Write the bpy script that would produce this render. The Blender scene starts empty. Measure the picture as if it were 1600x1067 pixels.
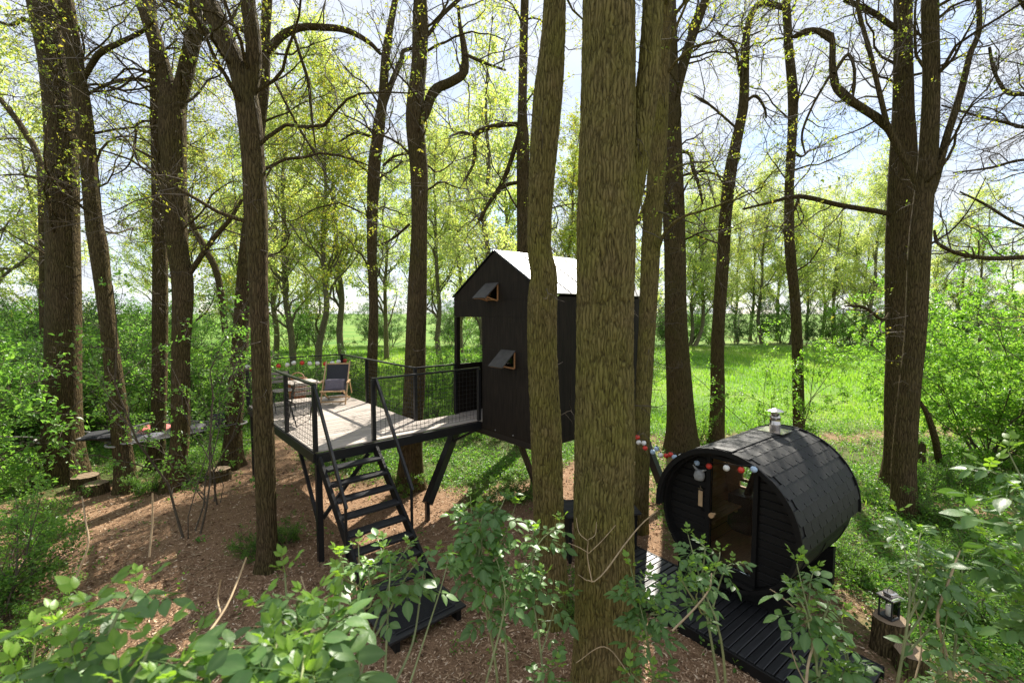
import bpy, math
import numpy as np
from mathutils import Vector, Matrix

SC = bpy.context.scene
COL = SC.collection
RAD = math.radians

# ------------------------------------------------------------------ camera, sky, sun, exposure
CAM_H, PITCH, FPX = 3.943, 0.0646, 711.0          # metres, radians, focal length in photo pixels (1600 wide)
cam_d = bpy.data.cameras.new('camera')
cam_d.sensor_width = 36.0
cam_d.lens = FPX / 1600.0 * 36.0
cam_d.clip_start, cam_d.clip_end = 0.05, 3000.0
cam_d.dof.use_dof = True
cam_d.dof.focus_distance = 8.0
cam_d.dof.aperture_fstop = 3.2
cam = bpy.data.objects.new('camera', cam_d)
COL.objects.link(cam)
cam.location = (0, 0, CAM_H)
cam.rotation_euler = (math.pi / 2 - PITCH, 0, 0)
SC.camera = cam

SUN_AZ, SUN_EL = RAD(18.0), RAD(42.0)              # clockwise from +Y
SUN_DIR = Vector((math.sin(SUN_AZ) * math.cos(SUN_EL), math.cos(SUN_AZ) * math.cos(SUN_EL), math.sin(SUN_EL)))
world = bpy.data.worlds.new('World')
SC.world = world
world.use_nodes = True
wn, wl = world.node_tree.nodes, world.node_tree.links
wn.clear()
w_out = wn.new('ShaderNodeOutputWorld')
w_bg = wn.new('ShaderNodeBackground')
w_bg.inputs['Strength'].default_value = 0.10
sky = wn.new('ShaderNodeTexSky')
sky.sky_type = 'NISHITA'
sky.sun_disc = False
sky.sun_elevation = SUN_EL
sky.sun_rotation = SUN_AZ
sky.air_density, sky.dust_density, sky.ozone_density = 1.0, 0.1, 2.0
w_tc = wn.new('ShaderNodeTexCoord')
w_sep = wn.new('ShaderNodeSeparateXYZ')
wl.new(w_tc.outputs['Generated'], w_sep.inputs[0])


def wmath(op, a, b):
    n = wn.new('ShaderNodeMath'); n.operation = op
    for i, x in enumerate((a, b)):
        if isinstance(x, (int, float)): n.inputs[i].default_value = x
        elif x is not None: wl.new(x, n.inputs[i])
    return n.outputs[0]


w_z = wmath('ADD', wmath('MAXIMUM', w_sep.outputs[2], 0.0), 0.22)
w_cmb = wn.new('ShaderNodeCombineXYZ')
wl.new(wmath('DIVIDE', w_sep.outputs[0], w_z), w_cmb.inputs[0])
wl.new(wmath('DIVIDE', w_sep.outputs[1], w_z), w_cmb.inputs[1])
w_no = wn.new('ShaderNodeTexNoise')
w_no.inputs['Scale'].default_value = 2.3
w_no.inputs['Detail'].default_value = 9.0
w_no.inputs['Roughness'].default_value = 0.6
w_no.inputs['Distortion'].default_value = 0.5
wl.new(w_cmb.outputs[0], w_no.inputs['Vector'])
w_ramp = wn.new('ShaderNodeValToRGB')
w_ramp.color_ramp.elements[0].position = 0.34
w_ramp.color_ramp.elements[0].color = (0.45, 0.45, 0.45, 1)
w_ramp.color_ramp.elements[1].position = 0.56
w_ramp.color_ramp.elements[1].color = (0.97, 0.97, 0.97, 1)
wl.new(w_no.outputs['Fac'], w_ramp.inputs[0])
w_no2 = wn.new('ShaderNodeTexNoise')
w_no2.inputs['Scale'].default_value = 1.6
w_no2.inputs['Detail'].default_value = 6.0
wl.new(w_cmb.outputs[0], w_no2.inputs['Vector'])
w_cl = wn.new('ShaderNodeMix'); w_cl.data_type = 'RGBA'
w_cl.inputs[6].default_value = (3.15, 3.4, 3.85, 1)
w_cl.inputs[7].default_value = (4.9, 5.1, 5.4, 1)
wl.new(w_no2.outputs['Fac'], w_cl.inputs[0])
w_mix = wn.new('ShaderNodeMix'); w_mix.data_type = 'RGBA'
wl.new(w_ramp.outputs[0], w_mix.inputs[0])
wl.new(sky.outputs[0], w_mix.inputs[6])
wl.new(w_cl.outputs[2], w_mix.inputs[7])
wl.new(w_mix.outputs[2], w_bg.inputs['Color'])
wl.new(w_bg.outputs[0], w_out.inputs[0])

sun_d = bpy.data.lights.new('sun', 'SUN')
sun_d.energy = 5.0
sun_d.angle = RAD(0.53)
sun_d.color = (1.0, 0.94, 0.84)
sun = bpy.data.objects.new('sun', sun_d)
COL.objects.link(sun)
sun.location = SUN_DIR * 60
sun.rotation_euler = SUN_DIR.to_track_quat('Z', 'Y').to_euler()

SC.view_settings.view_transform = 'Standard'
SC.view_settings.look = 'None'
SC.view_settings.exposure = 1.28
SC.view_settings.gamma = 1.0
SC.view_settings.use_curve_mapping = False
SC.render.engine = 'CYCLES'
SC.cycles.use_denoising = True
SC.cycles.max_bounces = 7
SC.cycles.diffuse_bounces = 4
SC.cycles.transmission_bounces = 6
SC.cycles.transparent_max_bounces = 6
SC.cycles.sample_clamp_indirect = 6.0

# ------------------------------------------------------------------ geometry of the view: where a thing seen in the photo stands
def ray(px, py):
    xc, yc = (px - 800.0) / FPX, (533.5 - py) / FPX
    return np.array([xc, math.cos(PITCH) + yc * math.sin(PITCH), -math.sin(PITCH) + yc * math.cos(PITCH)])


def G(px, py, z=0.0):                       # point of the level z
    d = ray(px, py)
    return np.array([0, 0, CAM_H]) + d * ((z - CAM_H) / d[2])


def PY(px, py, Y):                          # point at the distance Y
    d = ray(px, py)
    return np.array([0, 0, CAM_H]) + d * (Y / d[1])


def dist(Y): return Y / math.cos(PITCH)


# ------------------------------------------------------------------ mesh helpers
class MB:
    def __init__(self): self.V, self.F, self.n = [], [], 0

    def add(self, V, *faces):
        V = np.asarray(V, float).reshape(-1, 3)
        for f in faces:
            self.F.append(np.asarray(f, np.int64) + self.n)
        self.V.append(V); self.n += len(V)
        return self

    def box(self, c, s, rot=None):
        x, y, z = np.array(s) / 2.0
        V = np.array([[-x, -y, -z], [x, -y, -z], [x, y, -z], [-x, y, -z], [-x, -y, z], [x, -y, z], [x, y, z], [-x, y, z]])
        if rot is not None: V = V @ np.array(rot).T
        return self.add(V + np.array(c), [[0, 3, 2, 1], [4, 5, 6, 7], [0, 1, 5, 4], [1, 2, 6, 5], [2, 3, 7, 6], [3, 0, 4, 7]])

    def bevel_box(self, c, s, b=0.004, rot=None):
        x, y, z = np.array(s) / 2.0
        ring = lambda i: [[-x + i, -y, 0], [x - i, -y, 0], [x, -y + i, 0], [x, y - i, 0], [x - i, y, 0], [-x + i, y, 0], [-x, y - i, 0], [-x, -y + i, 0]]
        R0 = np.array(ring(b)); sh = np.array([[(abs(v[0]) - b) / max(abs(v[0]), 1e-6) * v[0], (abs(v[1]) - b) / max(abs(v[1]), 1e-6) * v[1], 0] for v in R0])
        V = np.vstack([sh + [0, 0, -z], R0 + [0, 0, -z + b], R0 + [0, 0, z - b], sh + [0, 0, z]])
        F = []
        for k in range(3):
            for i in range(8):
                j = (i + 1) % 8
                F.append([k * 8 + i, k * 8 + j, k * 8 + 8 + j, k * 8 + 8 + i])
        if rot is not None: V = V @ np.array(rot).T
        return self.add(V + np.array(c), F, [list(range(7, -1, -1))], [list(range(24, 32))])

    def beam(self, p0, p1, w, h, up=(0, 0, 1)):
        p0, p1 = np.array(p0, float), np.array(p1, float)
        t = p1 - p0; L = np.linalg.norm(t); t /= L
        s = np.cross(t, np.array(up, float))
        if np.linalg.norm(s) < 1e-4: s = np.cross(t, np.array([1.0, 0, 0]))
        s /= np.linalg.norm(s)
        n = np.cross(s, t)
        return self.box((p0 + p1) / 2, (L, w, h), np.stack([t, s, n], 1))

    def tube(self, pts, r, sides=8, cap=True):
        pts = np.array(pts, float)
        r = np.broadcast_to(np.asarray(r, float), (len(pts),))
        V, F = tubes(pts[None], r[None], sides)
        self.add(V, F)
        if cap:
            n = self.n - len(V)
            self.F.append(np.array([list(range(n, n + sides))[::-1]]))
            self.F.append(np.array([list(range(self.n - sides, self.n))]))
        return self

    def lathe(self, prof, sides=24, c=(0, 0, 0)):
        prof = np.array(prof, float)
        a = np.arange(sides) * 2 * math.pi / sides
        V = np.stack([np.outer(prof[:, 0], np.cos(a)), np.outer(prof[:, 0], np.sin(a)), np.repeat(prof[:, 1][:, None], sides, 1)], -1).reshape(-1, 3) + np.array(c)
        P = len(prof)
        i, j = np.meshgrid(np.arange(P - 1), np.arange(sides), indexing='ij')
        k = (j + 1) % sides
        F = np.stack([i * sides + j, i * sides + k, (i + 1) * sides + k, (i + 1) * sides + j], -1).reshape(-1, 4)
        return self.add(V, F, [list(range(sides))[::-1]], [list(range((P - 1) * sides, P * sides))])

    def ball(self, c, r, n=10, squash=1.0):
        t = np.linspace(0.06, math.pi - 0.06, n)
        return self.lathe(np.stack([r * np.sin(t), -r * squash * np.cos(t)], 1), n + 4, c)

    def mesh(self, name, mat=None, smooth=False):
        return make_mesh(name, np.vstack(self.V), self.F, mat, smooth)


def make_mesh(name, V, Fs, mat=None, smooth=False):
    me = bpy.data.meshes.new(name)
    idx = np.concatenate([f.reshape(-1) for f in Fs])
    tot = np.concatenate([np.full(len(f), f.shape[1], np.int32) for f in Fs])
    start = np.concatenate([[0], np.cumsum(tot)[:-1]]).astype(np.int32)
    me.vertices.add(len(V)); me.vertices.foreach_set('co', np.ascontiguousarray(V, np.float32).reshape(-1))
    me.loops.add(len(idx)); me.loops.foreach_set('vertex_index', idx.astype(np.int32))
    me.polygons.add(len(tot)); me.polygons.foreach_set('loop_start', start)
    me.update(calc_edges=True)
    me.polygons.foreach_set('use_smooth', np.full(len(tot), bool(smooth)))
    if mat: me.materials.append(mat)
    return me


def nrm(v): return v / np.maximum(np.linalg.norm(v, axis=-1, keepdims=True), 1e-9)


def tubes(P, r, sides, rnd=None):
    """P (N,K,3) centre lines, r (N,K) radii -> verts, quads"""
    N, K, _ = P.shape
    T = np.empty_like(P)
    T[:, 1:-1] = P[:, 2:] - P[:, :-2]; T[:, 0] = P[:, 1] - P[:, 0]; T[:, -1] = P[:, -1] - P[:, -2]
    T = nrm(T)
    m = np.abs(T.mean(1)); ax = np.argmin(m, 1)
    ref = np.eye(3)[ax][:, None, :]
    A = nrm(np.cross(T, np.broadcast_to(ref, T.shape))); B = np.cross(T, A)
    a = np.arange(sides) * 2 * math.pi / sides
    rr = r[:, :, None] if rnd is None else r[:, :, None] * rnd
    V = P[:, :, None, :] + (rr * np.cos(a))[..., None] * A[:, :, None, :] + (rr * np.sin(a))[..., None] * B[:, :, None, :]
    n, k, s = np.meshgrid(np.arange(N), np.arange(K - 1), np.arange(sides), indexing='ij')
    s2 = (s + 1) % sides
    b0, b1 = (n * K + k) * sides, (n * K + k + 1) * sides
    F = np.stack([b0 + s, b1 + s, b1 + s2, b0 + s2], -1).reshape(-1, 4)
    return V.reshape(-1, 3), F


def _hash(i, j, k):
    h = (i * 374761393 + j * 668265263 + k * 2147483647) & 0xffffffff
    h = ((h ^ (h >> 13)) * 1274126177) & 0xffffffff
    return ((h ^ (h >> 16)) & 0xffff) / 65535.0


def vnoise(P):
    P = np.asarray(P, float); I = np.floor(P).astype(np.int64); f = P - I; f = f * f * (3 - 2 * f)
    out = 0
    for dx in (0, 1):
        for dy in (0, 1):
            for dz in (0, 1):
                w = (f[..., 0] if dx else 1 - f[..., 0]) * (f[..., 1] if dy else 1 - f[..., 1]) * (f[..., 2] if dz else 1 - f[..., 2])
                out = out + w * _hash(I[..., 0] + dx, I[..., 1] + dy, I[..., 2] + dz)
    return out * 2 - 1


def obj(name, me, parent=None, loc=None, rot=None, kind=None):
    o = bpy.data.objects.new(name, me)
    COL.objects.link(o)
    if parent is not None: o.parent = parent
    if loc is not None: o.location = loc
    if rot is not None: o.rotation_euler = rot
    if kind: o['kind'] = kind
    return o


def tag(o, label, cat, group=None):
    o['label'] = label; o['category'] = cat
    if group: o['group'] = group
    return o


def thing(name, label, cat, loc=(0, 0, 0), rotz=0.0, group=None):
    o = obj(name, None, None, loc, (0, 0, rotz))
    o.empty_display_size = 0.2
    return tag(o, label, cat, group)


def copy_thing(o, loc, rotz, scale, label, group):
    c = o.copy(); COL.objects.link(c)
    c.location = loc; c.rotation_euler = (0, 0, rotz); c.scale = scale if hasattr(scale, '__len__') else (scale,) * 3
    tag(c, label, o['category'], group)
    for ch in o.children:
        d = ch.copy(); COL.objects.link(d); d.parent = c
        for g in ch.children:
            e = g.copy(); COL.objects.link(e); e.parent = d
    return c


ORD = 'first second third fourth fifth sixth seventh eighth ninth tenth eleventh twelfth thirteenth fourteenth fifteenth sixteenth seventeenth eighteenth nineteenth twentieth twenty-first twenty-second twenty-third twenty-fourth twenty-fifth twenty-sixth twenty-seventh twenty-eighth twenty-ninth thirtieth thirty-first thirty-second'.split()


def number_labels(rows):
    """rows of (thing, place from left to right, phrase): the things of one phrase are told apart by their order"""
    for ph in dict.fromkeys(r[2] for r in rows):
        for k, r in enumerate(sorted((q for q in rows if q[2] == ph), key=lambda q: q[1])):
            r[0]['label'] = '%s from the left of the %s' % (ORD[k], ph)


# ------------------------------------------------------------------ materials
def mat_new(name):
    m = bpy.data.materials.new(name); m.use_nodes = True
    nt = m.node_tree
    return m, nt.nodes, nt.links, nt.nodes['Principled BSDF']


def ramp(n, l, fac, stops):
    r = n.new('ShaderNodeValToRGB')
    e = r.color_ramp.elements
    e[0].position, e[0].color = stops[0][0], (*stops[0][1], 1)
    e[1].position, e[1].color = stops[-1][0], (*stops[-1][1], 1)
    for p, c in stops[1:-1]:
        x = e.new(p); x.color = (*c, 1)
    l.new(fac, r.inputs[0])
    return r.outputs[0]


def noise(n, l, scale, detail=4, vec=None, rough=0.55, stretch=None, coord='Object', dist=0.0):
    t = n.new('ShaderNodeTexNoise')
    t.inputs['Scale'].default_value = scale; t.inputs['Detail'].default_value = detail
    t.inputs['Roughness'].default_value = rough; t.inputs['Distortion'].default_value = dist
    if vec is None:
        tc = n.new('ShaderNodeTexCoord'); vec = tc.outputs[coord]
    if stretch:
        mp = n.new('ShaderNodeMapping'); mp.inputs['Scale'].default_value = stretch
        l.new(vec, mp.inputs['Vector']); vec = mp.outputs[0]
    l.new(vec, t.inputs['Vector'])
    return t


def bump(n, l, height, bsdf, strength=0.5, dist=0.01):
    b = n.new('ShaderNodeBump')
    b.inputs['Strength'].default_value = strength; b.inputs['Distance'].default_value = dist
    l.new(height, b.inputs['Height']); l.new(b.outputs[0], bsdf.inputs['Normal'])
    return b


def simple(name, col, rough=0.6, metal=0.0, var=0.25, scale=8.0, bstr=0.15, stretch=None, spec=0.5):
    m, n, l, b = mat_new(name)
    t = noise(n, l, scale, 5, stretch=stretch)
    c = np.array(col)
    l.new(ramp(n, l, t.outputs['Fac'], [(0.3, tuple(c * (1 - var))), (0.7, tuple(np.minimum(c * (1 + var), 1)))]), b.inputs['Base Color'])
    b.inputs['Roughness'].default_value = rough; b.inputs['Metallic'].default_value = metal
    b.inputs['Specular IOR Level'].default_value = spec
    if bstr: bump(n, l, t.outputs['Fac'], b, bstr, 0.01)
    return m


def bark(name, lo, hi, moss, moss_amt=0.5, sxy=30.0, sz=3.6, bdist=0.03, geo=False):
    m, n, l, b = mat_new(name)
    tc = n.new('ShaderNodeTexCoord')
    wob = noise(n, l, 3.0, 3, vec=tc.outputs['Object'])
    add = n.new('ShaderNodeVectorMath'); add.operation = 'MULTIPLY_ADD'
    l.new(wob.outputs['Color'], add.inputs[0]); add.inputs[1].default_value = (0.10, 0.10, 0.25)
    l.new(tc.outputs['Object'], add.inputs[2])
    mp = n.new('ShaderNodeMapping'); mp.inputs['Scale'].default_value = (sxy, sxy, sz)
    l.new(add.outputs[0], mp.inputs['Vector'])
    vo = n.new('ShaderNodeTexVoronoi'); vo.feature = 'DISTANCE_TO_EDGE'; vo.inputs['Scale'].default_value = 1.0
    l.new(mp.outputs[0], vo.inputs['Vector'])
    no = noise(n, l, 40.0, 6, vec=tc.outputs['Object'], stretch=(1, 1, 0.25))
    mul = n.new('ShaderNodeMath'); mul.operation = 'MULTIPLY_ADD'
    cl = n.new('ShaderNodeMath'); cl.operation = 'MINIMUM'; cl.inputs[1].default_value = 0.28
    l.new(vo.outputs['Distance'], cl.inputs[0])
    l.new(cl.outputs[0], mul.inputs[0]); mul.inputs[1].default_value = 2.4
    l.new(no.outputs['Fac'], mul.inputs[2])
    big = noise(n, l, 1.7, 4, vec=tc.outputs['Object'])
    hgt = mul.outputs[0]
    if geo:                                        # ridge height stored on the finely modelled boles
        ra = n.new('ShaderNodeAttribute'); ra.attribute_name = 'ridge'
        mm = n.new('ShaderNodeMath'); mm.operation = 'MULTIPLY_ADD'; mm.inputs[1].default_value = 0.30
        sc_ = n.new('ShaderNodeMath'); sc_.operation = 'MULTIPLY_ADD'; sc_.inputs[1].default_value = 0.80; sc_.inputs[2].default_value = -0.06
        l.new(mul.outputs[0], sc_.inputs[0])
        l.new(ra.outputs['Fac'], mm.inputs[0]); l.new(sc_.outputs[0], mm.inputs[2]); hgt = mm.outputs[0]
    c1 = ramp(n, l, hgt, [(0.3, lo), (0.95, hi)])
    mx = n.new('ShaderNodeMix'); mx.data_type = 'RGBA'
    l.new(ramp(n, l, big.outputs['Fac'], [(0.35, (0, 0, 0)), (0.65, (moss_amt,) * 3)]), mx.inputs[0])
    m_ = ramp(n, l, hgt, [(0.35, lo), (0.8, moss)])
    l.new(c1, mx.inputs[6]); l.new(m_, mx.inputs[7])
    l.new(mx.outputs[2], b.inputs['Base Color'])
    b.inputs['Roughness'].default_value = 0.85
    b.inputs['Specular IOR Level'].default_value = 0.06
    bump(n, l, mul.outputs[0], b, 0.9, bdist)
    return m


def leafm(name, cols, trans, tmix=0.45, rough=0.45, spec=0.4):
    """cols: two or three base colours spread over the leaves; trans: factor on the light that passes"""
    m, n, l, b = mat_new(name)
    ge = n.new('ShaderNodeNewGeometry')
    st = [(i / (len(cols) - 1), c) for i, c in enumerate(cols)]
    c = ramp(n, l, ge.outputs['Random Per Island'], st)
    l.new(c, b.inputs['Base Color'])
    b.inputs['Roughness'].default_value = rough; b.inputs['Specular IOR Level'].default_value = spec
    tr = n.new('ShaderNodeBsdfTranslucent')
    mu = n.new('ShaderNodeMix'); mu.data_type = 'RGBA'; mu.blend_type = 'MULTIPLY'; mu.inputs[0].default_value = 1.0
    l.new(c, mu.inputs[6]); mu.inputs[7].default_value = (*trans, 1)
    l.new(mu.outputs[2], tr.inputs['Color'])
    ms = n.new('ShaderNodeMixShader'); ms.inputs[0].default_value = tmix
    out = n['Material Output']
    l.new(b.outputs[0], ms.inputs[1]); l.new(tr.outputs[0], ms.inputs[2]); l.new(ms.outputs[0], out.inputs['Surface'])
    return m


M = {}
M['bark'] = bark('bark_brown', (0.022, 0.016, 0.009), (0.118, 0.084, 0.045), (0.085, 0.074, 0.022), 0.6)
M['bark_moss'] = bark('bark_mossy', (0.040, 0.031, 0.013), (0.215, 0.163, 0.072), (0.185, 0.172, 0.040), 0.8, geo=True, bdist=0.03, sxy=34.0, sz=4.4)
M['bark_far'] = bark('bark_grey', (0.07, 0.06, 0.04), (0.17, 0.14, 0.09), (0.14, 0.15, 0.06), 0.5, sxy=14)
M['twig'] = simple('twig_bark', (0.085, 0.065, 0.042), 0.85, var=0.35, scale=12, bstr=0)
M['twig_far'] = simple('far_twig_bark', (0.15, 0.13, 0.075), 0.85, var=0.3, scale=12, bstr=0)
M['dry'] = simple('dry_stem', (0.36, 0.26, 0.15), 0.8, var=0.3, scale=14, bstr=0.1)
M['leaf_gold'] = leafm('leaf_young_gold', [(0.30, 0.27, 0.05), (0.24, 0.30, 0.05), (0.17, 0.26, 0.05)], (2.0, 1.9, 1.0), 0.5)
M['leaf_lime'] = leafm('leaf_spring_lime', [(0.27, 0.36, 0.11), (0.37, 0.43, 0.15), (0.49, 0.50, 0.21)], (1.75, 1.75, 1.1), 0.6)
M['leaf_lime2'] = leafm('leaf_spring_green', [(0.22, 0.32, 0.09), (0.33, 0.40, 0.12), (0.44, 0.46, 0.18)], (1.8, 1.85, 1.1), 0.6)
M['leaf_bush'] = leafm('leaf_bush_green', [(0.075, 0.17, 0.035), (0.13, 0.25, 0.05), (0.20, 0.33, 0.07)], (2.0, 2.2, 1.1), 0.46, 0.4)
M['leaf_dark'] = leafm('leaf_hedge_green', [(0.04, 0.095, 0.022), (0.07, 0.14, 0.03), (0.10, 0.18, 0.04)], (1.8, 2.0, 1.2), 0.4, 0.45)
M['leaf_fresh'] = leafm('leaf_fresh_green', [(0.10, 0.23, 0.03), (0.16, 0.30, 0.04), (0.22, 0.34, 0.06)], (2.0, 2.1, 1.1), 0.48, 0.42)
M['leaf_herb'] = leafm('leaf_herb_green', [(0.05, 0.13, 0.02), (0.10, 0.21, 0.03), (0.18, 0.28, 0.05)], (2.1, 2.3, 1.2), 0.42, 0.45)
def grass_mat():
    m = leafm('grass_blade_green', [(0.10, 0.22, 0.025), (0.17, 0.30, 0.035), (0.27, 0.36, 0.07)], (1.9, 2.0, 1.0), 0.42, 0.5)
    n, l = m.node_tree.nodes, m.node_tree.links
    rmp = next(q for q in n if q.type == 'VALTORGB')
    t = noise(n, l, 0.16, 5, rough=0.65, stretch=(1, .6, 1))
    ad = n.new('ShaderNodeMath'); ad.operation = 'MULTIPLY_ADD'; ad.inputs[1].default_value = 0.45
    sb = n.new('ShaderNodeMath'); sb.operation = 'MULTIPLY_ADD'; sb.inputs[1].default_value = 1.9; sb.inputs[2].default_value = -0.7
    l.new(t.outputs['Fac'], sb.inputs[0])
    ge = next(q for q in n if q.type == 'NEW_GEOMETRY')
    l.new(ge.outputs['Random Per Island'], ad.inputs[0]); l.new(sb.outputs[0], ad.inputs[2])
    l.new(ad.outputs[0], rmp.inputs[0])
    return m


M['grass'] = grass_mat()


def elder_leaf_mat(name, col, vein, tcol, tmix):
    m, n, l, b = mat_new(name)
    oi = n.new('ShaderNodeObjectInfo')
    uvn = n.new('ShaderNodeAttribute'); uvn.attribute_name = 'vein'
    c = ramp(n, l, oi.outputs['Random'], [(0.0, tuple(np.array(col) * 0.75)), (0.6, col), (1.0, tuple(np.array(col) * 1.35))])
    mx = n.new('ShaderNodeMix'); mx.data_type = 'RGBA'
    mm = n.new('ShaderNodeMath'); mm.operation = 'MULTIPLY'; mm.inputs[1].default_value = 0.45
    l.new(uvn.outputs['Fac'], mm.inputs[0]); l.new(mm.outputs[0], mx.inputs[0])
    l.new(c, mx.inputs[6]); mx.inputs[7].default_value = (*vein, 1)
    l.new(mx.outputs[2], b.inputs['Base Color'])
    t = noise(n, l, 60, 3)
    bump(n, l, t.outputs['Fac'], b, 0.25, 0.004)
    b.inputs['Roughness'].default_value = 0.40; b.inputs['Specular IOR Level'].default_value = 0.42
    tr = n.new('ShaderNodeBsdfTranslucent'); tr.inputs['Color'].default_value = (*tcol, 1)
    ms = n.new('ShaderNodeMixShader'); ms.inputs[0].default_value = tmix
    l.new(b.outputs[0], ms.inputs[1]); l.new(tr.outputs[0], ms.inputs[2]); l.new(ms.outputs[0], n['Material Output'].inputs['Surface'])
    return m


M['elder'] = elder_leaf_mat('elder_leaf', (0.115, 0.215, 0.065), (0.20, 0.30, 0.11), (0.16, 0.34, 0.035), 0.38)
M['elder_young'] = elder_leaf_mat('elder_leaf_young', (0.17, 0.30, 0.045), (0.26, 0.38, 0.08), (0.30, 0.52, 0.03), 0.5)
M['elder_stem'] = simple('elder_stem_green', (0.20, 0.22, 0.09), 0.6, var=0.3, bstr=0)

M['black_steel'] = simple('black_steel', (0.010, 0.010, 0.011), 0.40, var=0.3, scale=20, bstr=0.05)
M['black_ply'] = simple('black_plywood', (0.0155, 0.0110, 0.0072), 0.7, var=0.55, scale=6, bstr=0.12, stretch=(6, 6, 0.5), spec=0.22)
M['black_board'] = simple('black_board', (0.0065, 0.0060, 0.0055), 0.6, var=0.4, scale=7, bstr=0.10, stretch=(2, 2, 8), spec=0.3)
M['slat_board'] = simple('charcoal_slat', (0.017, 0.017, 0.018), 0.45, var=0.45, scale=9, bstr=0.3, stretch=(0.6, 7, 7))
M['roof_metal'] = simple('roof_sheet', (0.13, 0.132, 0.137), 0.5, metal=0.3, var=0.08, scale=3, bstr=0.04)
M['shingle'] = simple('bitumen_shingle', (0.017, 0.0165, 0.016), 0.6, var=0.3, scale=18, bstr=0.2, spec=0.35)
M['plank'] = simple('weathered_plank', (0.40, 0.345, 0.295), 0.75, var=0.22, scale=5, bstr=0.25, stretch=(1.0, 14, 14))
def vary(m, amt):
    n, l = m.node_tree.nodes, m.node_tree.links
    b = n['Principled BSDF']; src = b.inputs['Base Color'].links[0].from_socket
    oi = n.new('ShaderNodeObjectInfo'); hs = n.new('ShaderNodeHueSaturation')
    mr = n.new('ShaderNodeMapRange'); mr.inputs[3].default_value = 1 - amt; mr.inputs[4].default_value = 1 + amt
    l.new(oi.outputs['Random'], mr.inputs[0]); l.new(mr.outputs[0], hs.inputs['Value'])
    l.new(src, hs.inputs['Color']); l.new(hs.outputs[0], b.inputs['Base Color'])


vary(M['plank'], 0.22); vary(M['slat_board'], 0.35); vary(M['black_board'], 0.3); vary(M['shingle'], 0.12); vary(M['black_ply'], 0.15)
M['shutter'] = simple('weathered_flap', (0.055, 0.050, 0.046), 0.6, var=0.3, scale=10, bstr=0.2)
M['raw_wood'] = simple('raw_wood', (0.42, 0.21, 0.09), 0.6, var=0.25, scale=8, bstr=0.15, stretch=(2, 9, 9))
M['bench_wood'] = simple('sauna_bench_wood', (0.46, 0.26, 0.12), 0.55, var=0.25, scale=8, bstr=0.15, stretch=(1, 9, 9))
M['beech'] = simple('deckchair_wood', (0.52, 0.33, 0.17), 0.5, var=0.2, scale=9, bstr=0.1, stretch=(3, 3, 3))
M['canvas'] = simple('dark_canvas', (0.035, 0.035, 0.04), 0.85, var=0.2, scale=60, bstr=0.2)
M['cushion_grey'] = simple('plum_grey_cushion', (0.15, 0.13, 0.155), 0.9, var=0.2, scale=40, bstr=0.25)
M['cushion_black'] = simple('black_cushion', (0.025, 0.025, 0.028), 0.8, var=0.3, scale=40, bstr=0.2)
M['cushion_pink'] = simple('coral_cushion', (0.62, 0.16, 0.14), 0.85, var=0.15, scale=30, bstr=0.2)
M['blanket'] = simple('grey_blanket', (0.11, 0.11, 0.13), 0.95, var=0.3, scale=30, bstr=0.3)
M['net'] = simple('grey_webbing', (0.13, 0.13, 0.125), 0.8, var=0.2, scale=30, bstr=0)
M['strap'] = simple('light_strap', (0.30, 0.29, 0.27), 0.8, var=0.2, scale=30, bstr=0)
M['steel'] = simple('stainless_flue', (0.62, 0.58, 0.54), 0.22, metal=1.0, var=0.15, scale=6, bstr=0.05)
M['rubber'] = simple('rubber_mat', (0.012, 0.012, 0.013), 0.7, var=0.4, scale=40, bstr=0.5)
M['wicker'] = simple('terracotta_wicker', (0.50, 0.17, 0.055), 0.65, var=0.35, scale=30, bstr=0.4, stretch=(1, 1, 3))
M['wicker_pale'] = simple('pale_wicker', (0.62, 0.36, 0.20), 0.65, var=0.3, scale=30, bstr=0.3)
M['bulb_red'] = simple('lampion_red', (0.62, 0.045, 0.025), 0.45, var=0.1, scale=30, bstr=0.1)
M['bulb_white'] = simple('lampion_white', (0.78, 0.76, 0.70), 0.5, var=0.06, scale=30, bstr=0.1)
M['bulb_blue'] = simple('lampion_pale_blue', (0.42, 0.55, 0.70), 0.5, var=0.08, scale=30, bstr=0.1)
M['tan'] = simple('tan_plaque', (0.52, 0.36, 0.20), 0.6, var=0.15, scale=10, bstr=0.1)
M['stone_grey'] = simple('grey_felt', (0.30, 0.30, 0.29), 0.9, var=0.25, scale=20, bstr=0.3)
M['lantern'] = simple('lantern_black_metal', (0.02, 0.02, 0.022), 0.4, var=0.2, bstr=0.05)
M['candle'] = simple('ivory_candle', (0.78, 0.72, 0.60), 0.6, var=0.05, bstr=0)
M['soil'] = simple('bare_soil', (0.10, 0.07, 0.045), 0.95, var=0.35, scale=10, bstr=0.4)


def end_grain():
    m, n, l, b = mat_new('cut_end_grain')
    tc = n.new('ShaderNodeTexCoord')
    w = n.new('ShaderNodeTexWave'); w.wave_type = 'RINGS'; w.rings_direction = 'Z'
    w.inputs['Scale'].default_value = 22; w.inputs['Distortion'].default_value = 2.5; w.inputs['Detail'].default_value = 3
    l.new(tc.outputs['Object'], w.inputs['Vector'])
    l.new(ramp(n, l, w.outputs['Fac'], [(0, (0.17, 0.115, 0.065)), (1, (0.31, 0.225, 0.14))]), b.inputs['Base Color'])
    b.inputs['Roughness'].default_value = 0.9
    bump(n, l, w.outputs['Fac'], b, 0.3, 0.004)
    return m


M['end_grain'] = end_grain()


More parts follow.
